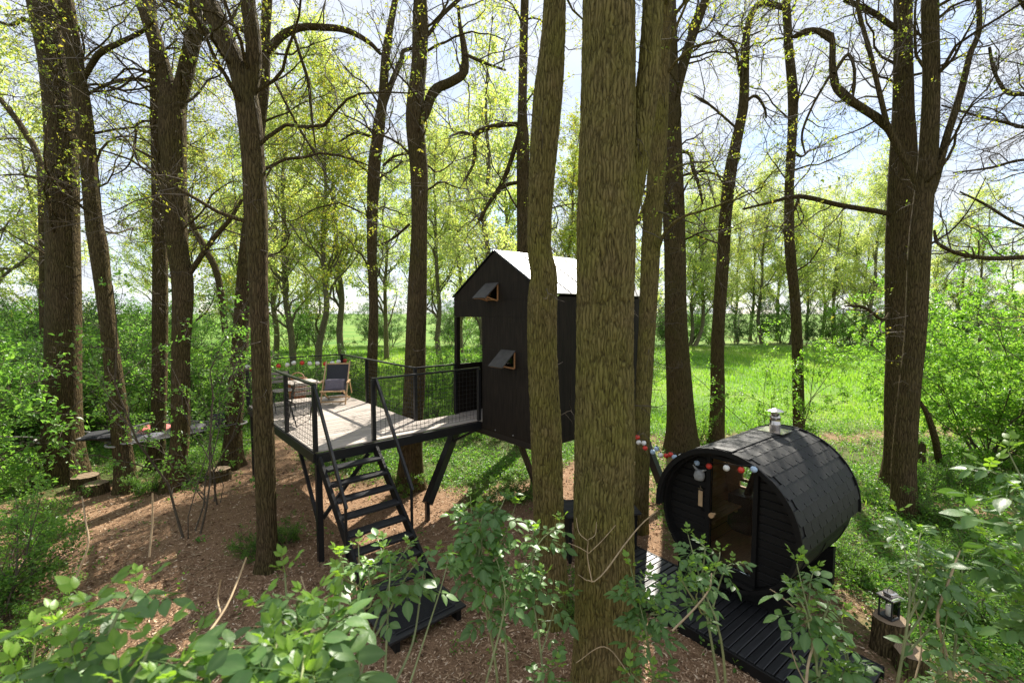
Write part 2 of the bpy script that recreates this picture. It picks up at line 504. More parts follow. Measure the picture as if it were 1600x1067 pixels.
def glass(name, tint=(0.9, 0.93, 0.92), gl=0.08):
    m, n, l, b = mat_new(name)
    tr = n.new('ShaderNodeBsdfTransparent'); tr.inputs[0].default_value = (*tint, 1)
    g = n.new('ShaderNodeBsdfGlossy'); g.inputs['Roughness'].default_value = 0.02
    fr = n.new('ShaderNodeFresnel'); fr.inputs[0].default_value = 1.45
    ms = n.new('ShaderNodeMixShader')
    l.new(fr.outputs[0], ms.inputs[0]); l.new(tr.outputs[0], ms.inputs[1]); l.new(g.outputs[0], ms.inputs[2])
    l.new(ms.outputs[0], n['Material Output'].inputs['Surface'])
    return m


M['glass'] = glass('door_glass')


def chips_mat():
    m, n, l, b = mat_new('wood_chip')
    ge = n.new('ShaderNodeNewGeometry')
    l.new(ramp(n, l, ge.outputs['Random Per Island'], [(0.0, (0.12, 0.068, 0.038)), (0.25, (0.27, 0.165, 0.093)), (0.6, (0.44, 0.285, 0.17)), (0.88, (0.60, 0.43, 0.28)), (1.0, (0.70, 0.56, 0.41))]), b.inputs['Base Color'])
    b.inputs['Roughness'].default_value = 0.8; b.inputs['Specular IOR Level'].default_value = 0.3
    return m


M['chips'] = chips_mat()


def ground_mat():
    m, n, l, b = mat_new('forest_floor')
    at = n.new('ShaderNodeAttribute'); at.attribute_name = 'chips'
    md = n.new('ShaderNodeAttribute'); md.attribute_name = 'meadow'
    f1 = noise(n, l, 55, 6, rough=0.7); f2 = noise(n, l, 0.16, 8, rough=0.65, stretch=(1, .6, 1)); f3 = noise(n, l, 9, 6, rough=0.7)
    chip = ramp(n, l, f1.outputs['Fac'], [(0.25, (0.10, 0.057, 0.032)), (0.5, (0.26, 0.157, 0.09)), (0.78, (0.44, 0.29, 0.177))])
    soil = ramp(n, l, f3.outputs['Fac'], [(0.3, (0.05, 0.06, 0.02)), (0.5, (0.085, 0.115, 0.03)), (0.7, (0.16, 0.13, 0.07))])
    mead = ramp(n, l, f2.outputs['Fac'], [(0.36, (0.075, 0.17, 0.025)), (0.5, (0.125, 0.225, 0.03)), (0.64, (0.20, 0.26, 0.055))])
    m1 = n.new('ShaderNodeMix'); m1.data_type = 'RGBA'
    l.new(md.outputs['Fac'], m1.inputs[0]); l.new(soil, m1.inputs[6]); l.new(mead, m1.inputs[7])
    m2 = n.new('ShaderNodeMix'); m2.data_type = 'RGBA'
    l.new(at.outputs['Fac'], m2.inputs[0]); l.new(m1.outputs[2], m2.inputs[6]); l.new(chip, m2.inputs[7])
    l.new(m2.outputs[2], b.inputs['Base Color'])
    b.inputs['Roughness'].default_value = 0.95; b.inputs['Specular IOR Level'].default_value = 0.15
    bump(n, l, f1.outputs['Fac'], b, 0.7, 0.03)
    return m


M['ground'] = ground_mat()

# ------------------------------------------------------------------ the ground
def gz(x, y):                                       # height of the ground
    x, y = np.asarray(x, float), np.asarray(y, float)
    P = np.stack([x * 0.35, y * 0.35, np.zeros_like(x)], -1)
    return 0.05 * vnoise(P) + 0.02 * vnoise(P * 4.1 + 7)


CHIP_POLY = np.array([G(*q)[:2] for q in [(-420, 860), (60, 778), (120, 766), (230, 752), (300, 742), (352, 724), (405, 700), (418, 668), (412, 640), (432, 640), (446, 668), (470, 700), (500, 738), (560, 752), (640, 750),
                                          (690, 766), (760, 768), (830, 742), (905, 720), (985, 712), (1012, 740), (1030, 800), (1070, 860), (1180, 905), (1330, 985), (1420, 1067)]] + [np.array([4.2, 2.0]), np.array([4, -3]), np.array([-6, -3]), np.array([-9, 3.0])])


def poly_sd(x, y, poly):
    x, y = np.asarray(x, float), np.asarray(y, float)
    d = np.full(x.shape, 1e9); ins = np.zeros(x.shape, bool)
    for (ax, ay), (bx, by) in zip(poly, np.roll(poly, -1, 0)):
        ex, ey = bx - ax, by - ay
        t = np.clip(((x - ax) * ex + (y - ay) * ey) / (ex * ex + ey * ey + 1e-9), 0, 1)
        d = np.minimum(d, np.hypot(x - ax - t * ex, y - ay - t * ey))
        c = ((ay > y) != (by > y)) & (x < (bx - ax) * (y - ay) / (by - ay + 1e-12) + ax)
        ins ^= c
    return np.where(ins, d, -d)


def chip_mask(x, y):
    sd = poly_sd(x, y, CHIP_POLY)
    P = np.stack([x * 1.3, y * 1.3, np.zeros_like(x)], -1)
    sd = sd + 0.28 * vnoise(P) + 0.18 * vnoise(P * 3.3 + 5)
    m = np.clip(sd / 0.5 + 0.5, 0, 1)
    lit = np.clip((vnoise(P * 0.7 + 31) + 0.4 * vnoise(P * 2.5 + 3)) * 1.6 - 0.15, 0, 1) * (y < 13) * (x > 2.5) * 0.9   # bare litter between the herbs
    sd2 = np.abs(y - 13.2 - 0.1 * x)                                                                             # trodden strip before the meadow
    lit = np.maximum(lit, np.clip(1.1 - sd2 / 0.9 + 0.5 * vnoise(P * 1.4), 0, 1) * (x > 2.0) * 0.8)
    return np.maximum(m, lit)


def meadow_mask(x, y):
    P = np.stack([x * 0.5, y * 0.5, np.zeros_like(x)], -1)
    return np.clip((y - 13.6 - 0.08 * x) / 1.6 + 0.6 * vnoise(P), 0, 1) * np.maximum(np.clip((x - 0.2 * y + 3) / 3 + 0.5, 0, 1), np.clip((y - 14.5) / 4, 0, 1))


def axis(lo, hi, step, far, grow=1.18):
    a = list(np.arange(lo, hi + 1e-6, step))
    s = step
    while a[-1] < far: s *= grow; a.append(a[-1] + s)
    s = step; b = []
    x = lo
    while x > -far: s *= grow; x -= s; b.append(x)
    return np.array(b[::-1] + a)


gx, gy = axis(-13, 13, 0.16, 900), axis(-2, 16, 0.16, 900)
GX, GY = np.meshgrid(gx, gy, indexing='ij')
near = np.clip(1.4 - np.hypot(GX, GY) / 60, 0, 1)
gV = np.stack([GX, GY, gz(GX, GY) * near], -1).reshape(-1, 3)
nx, ny = len(gx), len(gy)
ii, jj = np.meshgrid(np.arange(nx - 1), np.arange(ny - 1), indexing='ij')
gF = np.stack([ii * ny + jj, (ii + 1) * ny + jj, (ii + 1) * ny + jj + 1, ii * ny + jj + 1], -1).reshape(-1, 4)
g_me = make_mesh('ground', gV, [gF], M['ground'], True)
for nm, fn in (('chips', chip_mask), ('meadow', meadow_mask)):
    a = g_me.attributes.new(nm, 'FLOAT', 'POINT')
    a.data.foreach_set('value', fn(GX.reshape(-1), GY.reshape(-1)).astype(np.float32))
ground = obj('ground', g_me, kind='structure')

# ------------------------------------------------------------------ deck, stairs, cabin: one frame of reference (x along the front edge, y away from it)
DECK_A, DECK_ANG = (-3.043, 6.927), 0.7172
ZD, DW, DD, BRW, WC, RAILH = 1.78, 2.20, 4.72, 0.83, 3.20, 1.05
SW = 0.95
rng = np.random.default_rng(5)
deck = thing('timber_deck', 'raised grey plank deck on black steel frame with wire mesh railings', 'deck', (*DECK_A, 0), DECK_ANG)
PW = 0.145
nb = int(DD / PW)
plank_me = {}


def plank_mesh(L, w, h, b, mat, key):
    if key not in plank_me:
        plank_me[key] = MB().bevel_box((0, 0, 0), (L, w, h), b).mesh(key, mat)
    return plank_me[key]


for i in range(nb):
    y0 = i * PW + 0.03
    L = WC - 0.02 if y0 + PW < BRW else DW
    cut = None if i % 3 == 0 or L < 3 else 1.3 + 0.6 * rng.random()
    for (xa, xb) in ([(0, L)] if cut is None else [(0, cut), (cut + 0.004, L)]):
        Lq = round((xb - xa) - 0.004, 3)
        obj('plank', plank_mesh(Lq, PW - 0.011, 0.028, 0.004, M['plank'], 'plank_%.3f' % Lq), deck,
            ((xa + xb) / 2, y0 + PW / 2, ZD - 0.014 + rng.uniform(-0.0015, 0.0015)), (rng.uniform(-.004, .004), 0, rng.uniform(-.0012, .0012)))


def dbeam(name, p0, p1, w, h, mat='black_steel', parent=None):
    return obj(name, MB().beam(p0, p1, w, h).mesh(name, M[mat]), parent or deck)


zb = ZD - 0.03 - 0.08
dbeam('edge_beam', (0, 0.0, zb), (WC, 0.0, zb), 0.05, 0.15)
dbeam('edge_beam', (-0.003, 0.03, zb), (-0.003, DD, zb), 0.05, 0.15)
dbeam('edge_beam', (0.03, DD + 0.003, zb), (DW, DD + 0.003, zb), 0.05, 0.15)
dbeam('edge_beam', (DW + 0.003, BRW + 0.03, zb), (DW + 0.003, DD, zb), 0.05, 0.15)
dbeam('edge_beam', (DW, BRW + 0.003, zb), (WC, BRW + 0.003, zb), 0.05, 0.15)
for k in range(1, 7):
    dbeam('joist', (0.03, k * 0.67, zb - 0.02), (DW - 0.03, k * 0.67, zb - 0.02), 0.05, 0.10)
# legs and braces
for (x, y) in ((0.03, -0.012), (0.06, DD - 0.1), (DW - 0.06, DD - 0.1)):
    dbeam('support_leg', (x, y, -0.1), (x, y, zb - 0.08), 0.085, 0.085, )
dbeam('brace', (0.03, 0.04, 0.62), (0.03, 0.95, zb - 0.06), 0.05, 0.05)
dbeam('brace', (0.08, 0.0, 0.70), (0.85, 0.0, zb - 0.09), 0.05, 0.05)
dbeam('brace', (0.10, DD - 0.12, 0.65), (0.9, DD - 0.12, zb - 0.06), 0.05, 0.05)
posts = {'A': (0.0, 0.0), 'A2': (0, 1.55), 'A3': (0, 3.1), 'B': (0, DD), 'C': (DW, DD), 'C2': (DW, 3.15), 'D': (DW, BRW), 'S': (SW, 0), 'E': (WC - 0.04, 0), 'E2': (WC - 0.04, BRW)}
post_me = MB().bevel_box((0, 0, 0), (0.065, 0.065, RAILH - 0.02), 0.004).mesh('railing_post', M['black_steel'])
for k, (x, y) in posts.items():
    obj('railing_post', post_me, deck, (x, y, ZD + RAILH / 2 - 0.01))
rails = [('A', 'A2'), ('A2', 'A3'), ('A3', 'B'), ('B', 'C'), ('C', 'C2'), ('C2', 'D'), ('D', 'E2'), ('S', 'E')]
for a, b in rails:
    p, q = np.array(posts[a]), np.array(posts[b])
    t = (q - p) / np.linalg.norm(q - p)
    dbeam('handrail', (*(p - t * 0.02), ZD + RAILH), (*(q + t * 0.02), ZD + RAILH + 0.0015), 0.062, 0.03)
    p, q = p + t * 0.04, q - t * 0.04
    L = np.linalg.norm(q - p)
    mb = MB()
    z0, z1 = ZD + 0.05, ZD + RAILH - 0.05
    for s in np.arange(0, L, 0.085):
        mb.box((*(p + t * s), (z0 + z1) / 2), (0.0045, 0.0045, z1 - z0))
    rot = np.array([[t[0], -t[1], 0], [t[1], t[0], 0], [0, 0, 1]])
    for z in np.arange(z0, z1 + 0.01, 0.085):
        mb.box((*((p + q) / 2 + np.array([-t[1], t[0]]) * 0.006), z), (L, 0.0045, 0.0045), rot)
    obj('wire_mesh', mb.mesh('wire_mesh', M['black_steel']), deck, kind='stuff')

# stairs
RUN, NT = 1.92, 9
stairs = thing('stairs', 'steep black open-tread stairs leading up to the plank deck', 'stairs', (*DECK_A, 0), DECK_ANG)
st = lambda f: (-0.05 - RUN * f, ZD - 0.02 - (ZD - 0.10) * f)
for x in (0.035, SW + 0.0):
    y0, zz0 = st(0.0); y1, zz1 = st(1.0)
    obj('stringer', MB().beam((x, y0, zz0 - 0.10), (x, y1, zz1 - 0.06), 0.045, 0.16).mesh('stringer', M['black_board']), stairs)
tread = MB().bevel_box((0, 0, 0), (SW - 0.085, 0.17, 0.04), 0.004).mesh('tread', M['slat_board'])
for k in range(1, NT + 1):
    y, z = st(k / (NT + 0.4))
    obj('tread', tread, stairs, (0.0175 + SW / 2, y, z - 0.03), (RAD(2.0), 0, 0))
for x, nm in ((-0.004, 'A'), (SW + 0.044, 'S')):
    p0 = np.array([x, -0.03, ZD + RAILH - 0.02]); y1, zz1 = st(0.62)
    p1 = np.array([x, y1 + 0.02, zz1 + 0.56])
    obj('stair_handrail', MB().beam(p0, p1, 0.035, 0.06).mesh('stair_handrail', M['black_steel']), stairs)
    obj('rail_post', MB().beam((x, p1[1] + 0.03, zz1 - 0.14), (x, p1[1] + 0.03, p1[2] - 0.0), 0.032, 0.032, (1, 0, 0)).mesh('rail_post', M['black_steel']), stairs)
# landing with a mat
yl = -0.05 - RUN
landing = thing('landing_step', 'low black slatted landing with a rubber mat at the foot of the stairs', 'landing', (*DECK_A, 0), DECK_ANG)
lb = MB().bevel_box((0, 0, 0), (SW + 0.12, 0.115, 0.035), 0.004).mesh('landing_slat', M['slat_board'])
for k in range(5):
    obj('slat', lb, landing, (SW / 2 + 0.015, yl - 0.02 - k * 0.125, 0.135))
for x in (0.06, SW - 0.03):
    obj('bearer', MB().box((x, yl - 0.27, 0.05), (0.06, 0.6, 0.13)).mesh('bearer', M['black_board']), landing)
mat_mb = MB()
for i in range(26):
    mat_mb.box((SW / 2 + 0.015, yl - 0.02 - i * 0.0165 - 0.03, 0.162), (SW - 0.16, 0.008, 0.014))
for i in range(30):
    mat_mb.box((0.12 + i * (SW - 0.22) / 29, yl - 0.26, 0.159), (0.008, 0.43, 0.010))
mt = thing('rubber_mat', 'black ribbed rubber mat on the stair landing', 'mat', (*DECK_A, 0), DECK_ANG)
obj('rib_grid', mat_mb.mesh('rib_grid', M['rubber']), mt, kind='stuff')
obj('mat_rim', MB().box((SW / 2 + 0.015, yl - 0.025, 0.161), (SW - 0.12, 0.02, 0.018)).box((SW / 2 + 0.015, yl - 0.49, 0.161), (SW - 0.12, 0.02, 0.018)).mesh('mat_rim', M['rubber']), mt)

# cabin
B0, B1, EAVE, APEX, CZ, CL = -1.82, 0.92, 4.24, 5.09, 1.70, 3.0
PORCH = 0.95                                       # depth of the open porch corner
cabin = thing('stilt_cabin', 'small black gabled plywood cabin on splayed stilts with pale metal roof', 'cabin', (*DECK_A, 0), DECK_ANG)
BM = (B0 + B1) / 2
TH = 0.05
roofz = lambda b: APEX - abs(b - BM) * (APEX - EAVE) / ((B1 - B0) / 2)
x0, x1 = WC, WC + CL


def prism(mb, poly, xa, xb):                       # polygon in (y,z) extruded along x
    n = len(poly)
    V = [(xa, y, z) for y, z in poly] + [(xb, y, z) for y, z in poly]
    F4 = [[i, (i + 1) % n, n + (i + 1) % n, n + i] for i in range(n)]
    return mb.add(V, F4, [list(range(n))[::-1]], [list(range(n, 2 * n))])


OPL, OPR, OPT = 0.83, -0.06, 3.84                  # porch opening in the gable
W1 = (-0.57, -0.20, 4.16, 4.47)                    # little windows b0,b1,z0,z1
W2 = (-1.05, -0.68, 2.91, 3.22)
gable_panels = [
    [(B0, CZ), (-1.05, CZ), (-1.05, W2[2]), (B0, W2[2])],
    [(-1.048, CZ), (OPR, CZ), (OPR, W2[2]), (-1.048, W2[2])],
    [(B0, W2[2] + .002), (W2[0], W2[2] + .002), (W2[0], W2[3]), (B0, W2[3])],
    [(W2[1], W2[2] + .002), (OPR, W2[2] + .002), (OPR, W2[3]), (W2[1], W2[3])],
    [(B0, W2[3] + .002), (OPR, W2[3] + .002), (OPR, OPT), (B0, OPT)],
    [(B0, OPT + .002), (B1, OPT + .002), (B1, W1[2]), (B0, W1[2])],
    [(B0, W1[2] + .002), (W1[0], W1[2] + .002), (W1[0], W1[3]), (-1.37, roofz(-1.37) - .01), (B0, EAVE - .01)],
    [(W1[1], W1[2] + .002), (B1, W1[2] + .002), (B1, EAVE - .01), (W1[1] + .3, roofz(W1[1] + .3) - .01), (W1[1], W1[3])],
    [(-1.37, roofz(-1.37) - .012), (W1[0], W1[3] + .002), (W1[1], W1[3] + .002), (W1[1] + .3, roofz(W1[1] + .3) - .012), (BM, APEX - .012)],
]
for poly in gable_panels:
    obj('wall_panel', prism(MB(), poly, x0, x0 + TH).mesh('wall_panel', M['black_ply']), cabin)
obj('corner_post', MB().box((x0 + 0.045, (OPL + B1) / 2, (CZ + OPT) / 2), (0.09, B1 - OPL, OPT - CZ - .002)).mesh('corner_post', M['black_ply']), cabin)
seams = np.linspace(x0 + TH + .002, x1, 6)
for xa, xb in zip(seams[:-1], seams[1:]):          # long side facing the sauna
    obj('wall_panel', MB().box(((xa + xb) / 2, B0 + TH / 2, (CZ + EAVE) / 2 - .01), (xb - xa - .005, TH, EAVE - CZ - .03)).mesh('wall_panel', M['black_ply']), cabin)
obj('wall_panel', MB().box(((x0 + PORCH + x1) / 2, B1 - TH / 2, (CZ + EAVE) / 2 - .01), (x1 - x0 - PORCH, TH, EAVE - CZ - .03)).mesh('wall_panel', M['black_ply']), cabin)
obj('wall_panel', prism(MB(), [(B0 + TH + .002, CZ), (B1 - TH - .002, CZ), (B1 - TH - .002, EAVE - .03), (BM, APEX - .03), (B0 + TH + .002, EAVE - .03)], x1 - TH, x1 - .003).mesh('wall_panel', M['black_ply']), cabin)
obj('parapet', MB().box((x0 + .09 + (PORCH - .09) / 2, B1 - TH / 2, (CZ + ZD + RAILH) / 2), (PORCH - .094, TH, ZD + RAILH - CZ)).mesh('parapet', M['black_ply']), cabin)
obj('porch_wall', MB().box((x0 + TH + (PORCH - TH) / 2, OPR - TH / 2, (CZ + EAVE) / 2 + .03), (PORCH - TH - .004, TH, EAVE - CZ - .02)).mesh('porch_wall', M['black_ply']), cabin)
obj('porch_wall', MB().box((x0 + PORCH + TH / 2 + .002, (OPR + B1 - TH) / 2, (CZ + EAVE) / 2), (TH, B1 - TH - OPR - .004, EAVE - CZ - .05)).mesh('porch_wall', M['black_ply']), cabin)
obj('header', MB().box((x0 + .09 + (PORCH - .09) / 2, B1 - TH / 2, (OPT + EAVE) / 2 - .01), (PORCH - .094, TH, EAVE - OPT - .03)).mesh('header', M['black_ply']), cabin)
obj('floor_slab', MB().box(((x0 + x1) / 2, BM, CZ - 0.03), (CL + .004, B1 - B0 + .006, 0.10)).mesh('floor_slab', M['black_ply']), cabin)
obj('porch_floor', MB().box((x0 + PORCH / 2 + .02, (OPR + B1 - TH) / 2, ZD - .03), (PORCH - .05, B1 - OPR - TH - .02, .05)).mesh('porch_floor', M['plank']), cabin)
for k in range(5):
    obj('bolt', MB().tube([(x0 - .004, B0 + .3 + k * .52, CZ - .03), (x0 - .014, B0 + .3 + k * .52, CZ - .03)], .012, 6).mesh('bolt', M['strap']), cabin)
for xx in (x0 + .05, x1 - .05):
    obj('floor_beam', MB().box((xx, BM, CZ - 0.14), (0.09, B1 - B0 - .05, 0.115)).mesh('floor_beam', M['black_steel']), cabin)
for sgn in (-1, 1):                                # roof sheets
    e = B0 if sgn < 0 else B1
    ey, ez = e + sgn * 0.03, EAVE + 0.0
    sl = np.array([0, ey - BM, ez - APEX]); Ls = np.linalg.norm(sl); sl /= Ls
    nn = np.array([0, -sl[2] * (1 if sgn > 0 else -1), abs(sl[1])])
    nn /= np.linalg.norm(nn)
    roof = obj('roof_sheet', MB().box(np.array([(x0 + x1) / 2, (BM + ey) / 2, (APEX + ez) / 2]) + nn * 0.02, (CL + .03, Ls, 0.022), np.stack([[1, 0, 0], sl, np.cross([1, 0, 0], sl)], 1)).mesh('roof_sheet', M['roof_metal']), cabin)
    for s in np.arange(0.6, CL, 0.6):
        obj('standing_seam', MB().box(np.array([x0 + s, (BM + ey) / 2, (APEX + ez) / 2]) + nn * 0.038, (0.012, Ls - .02, 0.014), np.stack([[1, 0, 0], sl, np.cross([1, 0, 0], sl)], 1)).mesh('standing_seam', M['roof_metal']), roof)
    obj('verge_trim', MB().beam((x0 - .008, BM, APEX + .012), (x0 - .008, ey, ez + .012), 0.014, 0.05, (1, 0, 0)).mesh('verge_trim', M['black_steel']), cabin)
for (b0, b1, z0, z1) in (W1, W2):                  # flap shutters propped open
    sh = obj('shutter', MB().bevel_box((0, 0, 0), (0.43, b1 - b0 + .03, 0.022), .003, Matrix.Rotation(RAD(-42), 3, 'Y')).mesh('shutter', M['shutter']), cabin, (x0 - 0.165, (b0 + b1) / 2, z1 - 0.125))
    obj('lining', MB().bevel_box((0.006, 0, -0.019), (0.40, b1 - b0 - .02, 0.014), .003, Matrix.Rotation(RAD(-42), 3, 'Y')).mesh('lining', M['raw_wood']), sh)
    for s in (-1, 1):
        obj('stay', MB().beam((-0.13, s * (b1 - b0) / 2 * .82, -0.115), (0.165, s * (b1 - b0) / 2 * .82, -0.19), 0.018, 0.022).mesh('stay', M['raw_wood']), sh)
    fr = MB()
    t_ = 0.025
    for yy in (b0 + t_ / 2, b1 - t_ / 2): fr.box((x0 + .02, yy, (z0 + z1) / 2), (.075, t_ - .002, z1 - z0 - .006))
    for zz in (z0 + t_ / 2, z1 - t_ / 2): fr.box((x0 + .02, (b0 + b1) / 2, zz), (.075, b1 - b0 - 2 * t_ - .004, t_ - .006))
    wf = obj('window_frame', fr.mesh('window_frame', M['raw_wood']), cabin)
    obj('pane', MB().box((x0 + .03, (b0 + b1) / 2, (z0 + z1) / 2), (.006, b1 - b0 - 2 * t_ - .006, z1 - z0 - 2 * t_ - .006)).mesh('pane', M['glass']), wf)


def to_deck(P):
    c, s = math.cos(DECK_ANG), math.sin(DECK_ANG)
    dx, dy = P[0] - DECK_A[0], P[1] - DECK_A[1]
    return np.array([dx * c + dy * s, -dx * s + dy * c, P[2]])


legs = [((x0 + .04, B1 - .1), G(668, 812)), ((x1 - .1, B0 + .1), G(1037, 788)), ((x0 + .3, -0.75), np.array([0.62, 9.3, 0])), ((x1 - .1, B1 - .1), np.array([1.0, 13.1, 0])), ((x1 - .4, B0 + .15), np.array([1.75, 8.45, 0]))]
for (xx, yy), foot in legs:
    q = to_deck(foot)
    top = np.array([xx, yy, CZ - .1])
    wdt = 0.15 if yy > 0.5 or xx > 5.8 else 0.09
    lg = obj('stilt', MB().beam(top, np.array([q[0], q[1], 0.32]) if wdt > .1 else q, wdt, wdt, (0, 1, 0.1)).mesh('stilt', M['black_steel']), cabin)
    if wdt > .1:
        obj('foot_post', MB().beam((q[0], q[1], -0.1), (q[0], q[1], 0.40), 0.07, 0.07, (1, 0, 0)).mesh('foot_post', M['black_steel']), lg)
        m_ = top * 0.72 + np.array([q[0], q[1], 0.32]) * .28
        t2 = top + np.array([0.02, -0.75 if yy > .5 else .75, 0.0])
        obj('knee_brace', MB().beam(m_, t2, 0.05, 0.05).mesh('knee_brace', M['black_steel']), lg)

# ------------------------------------------------------------------ barrel sauna: local x runs from its front to its back, y to its left
SA, SANG, SR, SL, SZ = (2.82, 5.84), 0.66, 0.955, 1.80, 1.21
RB = 0.90                                          # barrel radius
sauna = thing('barrel_sauna', 'black wooden barrel sauna with shingled roof, glazed door and steel flue', 'sauna', (*SA, 0), SANG)
nst = 40
stave_w = 2 * math.pi * RB / nst
stave = MB()
wv = 2 * math.pi / nst / 2 * 0.985
V = []
for xx in (-0.06, SL - 0.03):
    for (r, a) in ((RB - 0.042, -wv), (RB - 0.042, wv), (RB, wv * .98), (RB + .004, 0), (RB, -wv * .98)):
        V.append((xx, r * math.sin(a), r * math.cos(a)))
stave.add(V, [[i, (i + 1) % 5, 5 + (i + 1) % 5, 5 + i] for i in range(5)], [[4, 3, 2, 1, 0]], [[5, 6, 7, 8, 9]])
stave_out = stave.mesh('stave', M['black_board'])
Vin = np.array(V)
for k in range(nst):
    obj('stave', stave_out, sauna, (0, 0, SZ), (2 * math.pi * k / nst, 0, 0))
# warm lining seen through the door
lin = MB()
for k in range(nst):
    a0, a1 = 2 * math.pi * (k + .03) / nst, 2 * math.pi * (k + .97) / nst
    r0, r1 = RB - .045, RB - .058
    lin.add([(x_, r * math.sin(a), SZ + r * math.cos(a)) for x_ in (0.10, SL - .14) for (r, a) in ((r0, a0), (r0, a1), (r1, a1), (r1, a0))],
            [[i, (i + 1) % 4, 4 + (i + 1) % 4, 4 + i] for i in range(4)])
obj('inner_lining', lin.mesh('inner_lining', M['raw_wood']), sauna, kind='stuff')
for xx in (0.20, 0.85, SL - .2):                   # steel hoops
    hoop = MB(); a = np.linspace(math.pi * .58, math.pi * 1.42, 40)
    hoop.tube(np.stack([np.full(40, xx), (RB + .009) * np.sin(a), SZ + (RB + .009) * np.cos(a)], 1), 0.006, 6)
    obj('hoop', hoop.mesh('hoop', M['black_steel']), sauna)

DY0, DY1, DZ0, DZ1 = -0.33, 0.24, 0.47, 2.03       # door


def disc_boards(xa, xb, r, z_lo, z_hi, h, skip, mat, name):
    z = z_lo
    while z < z_hi - .02:
        za, zc = z + .003, min(z + h, z_hi) - .003
        def half(zz): return math.sqrt(max(r * r - (zz - SZ) ** 2, 0.0004))
        spans = [(-1, None, None)]
        segs = []
        wa, wb = half(za), half(zc)
        blocked = [s for s in skip if not (zc <= s[2] or za >= s[3])]
        if not blocked: segs = [(-wa, wa, -wb, wb)]
        else:
            s = blocked[0]
            segs = [(-wa, s[0], -wb, s[0]), (s[1], wa, s[1], wb)]
        for (a0, a1, b0, b1) in segs:
            if a1 - a0 < .03 and b1 - b0 < .03: continue
            a1, b1, a0, b0 = max(a1, a0 + .004), max(b1, b0 + .004), a0, b0
            e = 0.006
            V = [(xb, a0, za), (xb, a1, za), (xb, b1, zc), (xb, b0, zc), (xa + e, a0, za), (xa + e, a1, za), (xa + e, b1, zc), (xa + e, b0, zc), (xa, a0, za + e), (xa, a1, za + e), (xa, b1, zc - e), (xa, b0, zc - e)]
            F = [[0, 1, 2, 3]] + [[i, 4 + i, 4 + (i + 1) % 4, (i + 1) % 4] for i in range(4)] + [[4 + i, 8 + i, 8 + (i + 1) % 4, 4 + (i + 1) % 4] for i in range(4)] + [[11, 10, 9, 8]]
            obj(name, MB().add(V, F).mesh(name, M[mat]), sauna)
        z += h


disc_boards(0.06, 0.098, RB - .044, SZ - RB + .05, SZ + RB - .045, 0.105, [(DY0 - .06, DY1 + .06, 0, DZ1 + .05)], 'black_board', 'front_board')
WB = (0.02, 0.62, 1.17, 1.66)                     # rear window
disc_boards(SL - .13, SL - .09, RB - .044, SZ - RB + .05, SZ + RB - .045, 0.12, [(WB[0], WB[1], WB[2], WB[3])], 'raw_wood', 'rear_board')
fw = obj('rear_window', MB().box((SL - .11, WB[0] + .02, (WB[2] + WB[3]) / 2), (.07, .036, WB[3] - WB[2] - .004)).box((SL - .11, WB[1] - .02, (WB[2] + WB[3]) / 2), (.07, .036, WB[3] - WB[2] - .004))
         .box((SL - .11, (WB[0] + WB[1]) / 2, WB[2] + .02), (.068, WB[1] - WB[0] - .08, .036)).box((SL - .11, (WB[0] + WB[1]) / 2, WB[3] - .02), (.068, WB[1] - WB[0] - .08, .036)).mesh('rear_window', M['raw_wood']), sauna)
obj('pane', MB().box((SL - .11, (WB[0] + WB[1]) / 2, (WB[2] + WB[3]) / 2), (.006, WB[1] - WB[0] - .08, WB[3] - WB[2] - .08)).mesh('pane', M['glass']), fw)
door = obj('door', MB().box((0.05, DY0 - .028, (DZ0 + DZ1) / 2), (.075, .056, DZ1 - DZ0)).box((0.05, DY1 + .028, (DZ0 + DZ1) / 2), (.075, .056, DZ1 - DZ0))
           .box((0.05, (DY0 + DY1) / 2, DZ1 - .025), (.073, DY1 - DY0 - .002, .05)).box((0.05, (DY0 + DY1) / 2, DZ0 + .05), (.073, DY1 - DY0 - .002, .10)).mesh('door_frame', M['black_board']), sauna)
obj('pane', MB().box((0.05, (DY0 + DY1) / 2, (DZ0 + .1 + DZ1 - .05) / 2), (.008, DY1 - DY0 - .004, DZ1 - DZ0 - .154)).mesh('pane', M['glass']), door)
hb = MB(); hb.tube([(-.005, .15, 1.24), (-.075, .15, 1.24)], 0.016, 10); hb.tube([(-.070, .15, 1.24), (-.105, .15, 1.24)], 0.034, 16)
obj('round_handle', hb.mesh('round_handle', M['beech']), door)
obj('threshold', MB().box((0.02, (DY0 + DY1) / 2, DZ0 - .03), (.12, .70, .05)).mesh('threshold', M['black_board']), sauna)
for s in (1, -1):                                  # benches inside
    xb_, Lb_ = (0.95, 1.40) if s < 0 else (0.68, 0.88)
    for k in range(5):
        obj('bench_slat', MB().bevel_box((xb_, s * (0.36 + k * .095), 0.98), (Lb_, .082, .028), .004).mesh('bench_slat', M['bench_wood']), sauna)
    for xx in ((0.35, 1.5) if s < 0 else (.35, 1.0)):
        obj('bench_bearer', MB().box((xx, s * .55, 0.945), (.05, .44, .04)).mesh('bench_bearer', M['bench_wood']), sauna)
    for k in range(3):
        obj('back_slat', MB().bevel_box((xb_, s * .72, 1.22 + k * .14), (Lb_ - .05, .024, .085), .004, Matrix.Rotation(RAD(12 * s), 3, 'X')).mesh('back_slat', M['bench_wood']), sauna)
obj('inner_floor', MB().box((0.9, 0, 0.50), (1.55, .95, .03)).mesh('inner_floor', M['bench_wood']), sauna)
stv = MB().bevel_box((1.38, 0.40, 0.80), (.34, .36, .58), .01); stv.tube([(1.40, .36, 1.08), (1.40, .18, 1.70), (1.38, .02, 2.05)], .055, 14)
obj('stove', stv.mesh('stove', M['black_steel']), sauna)
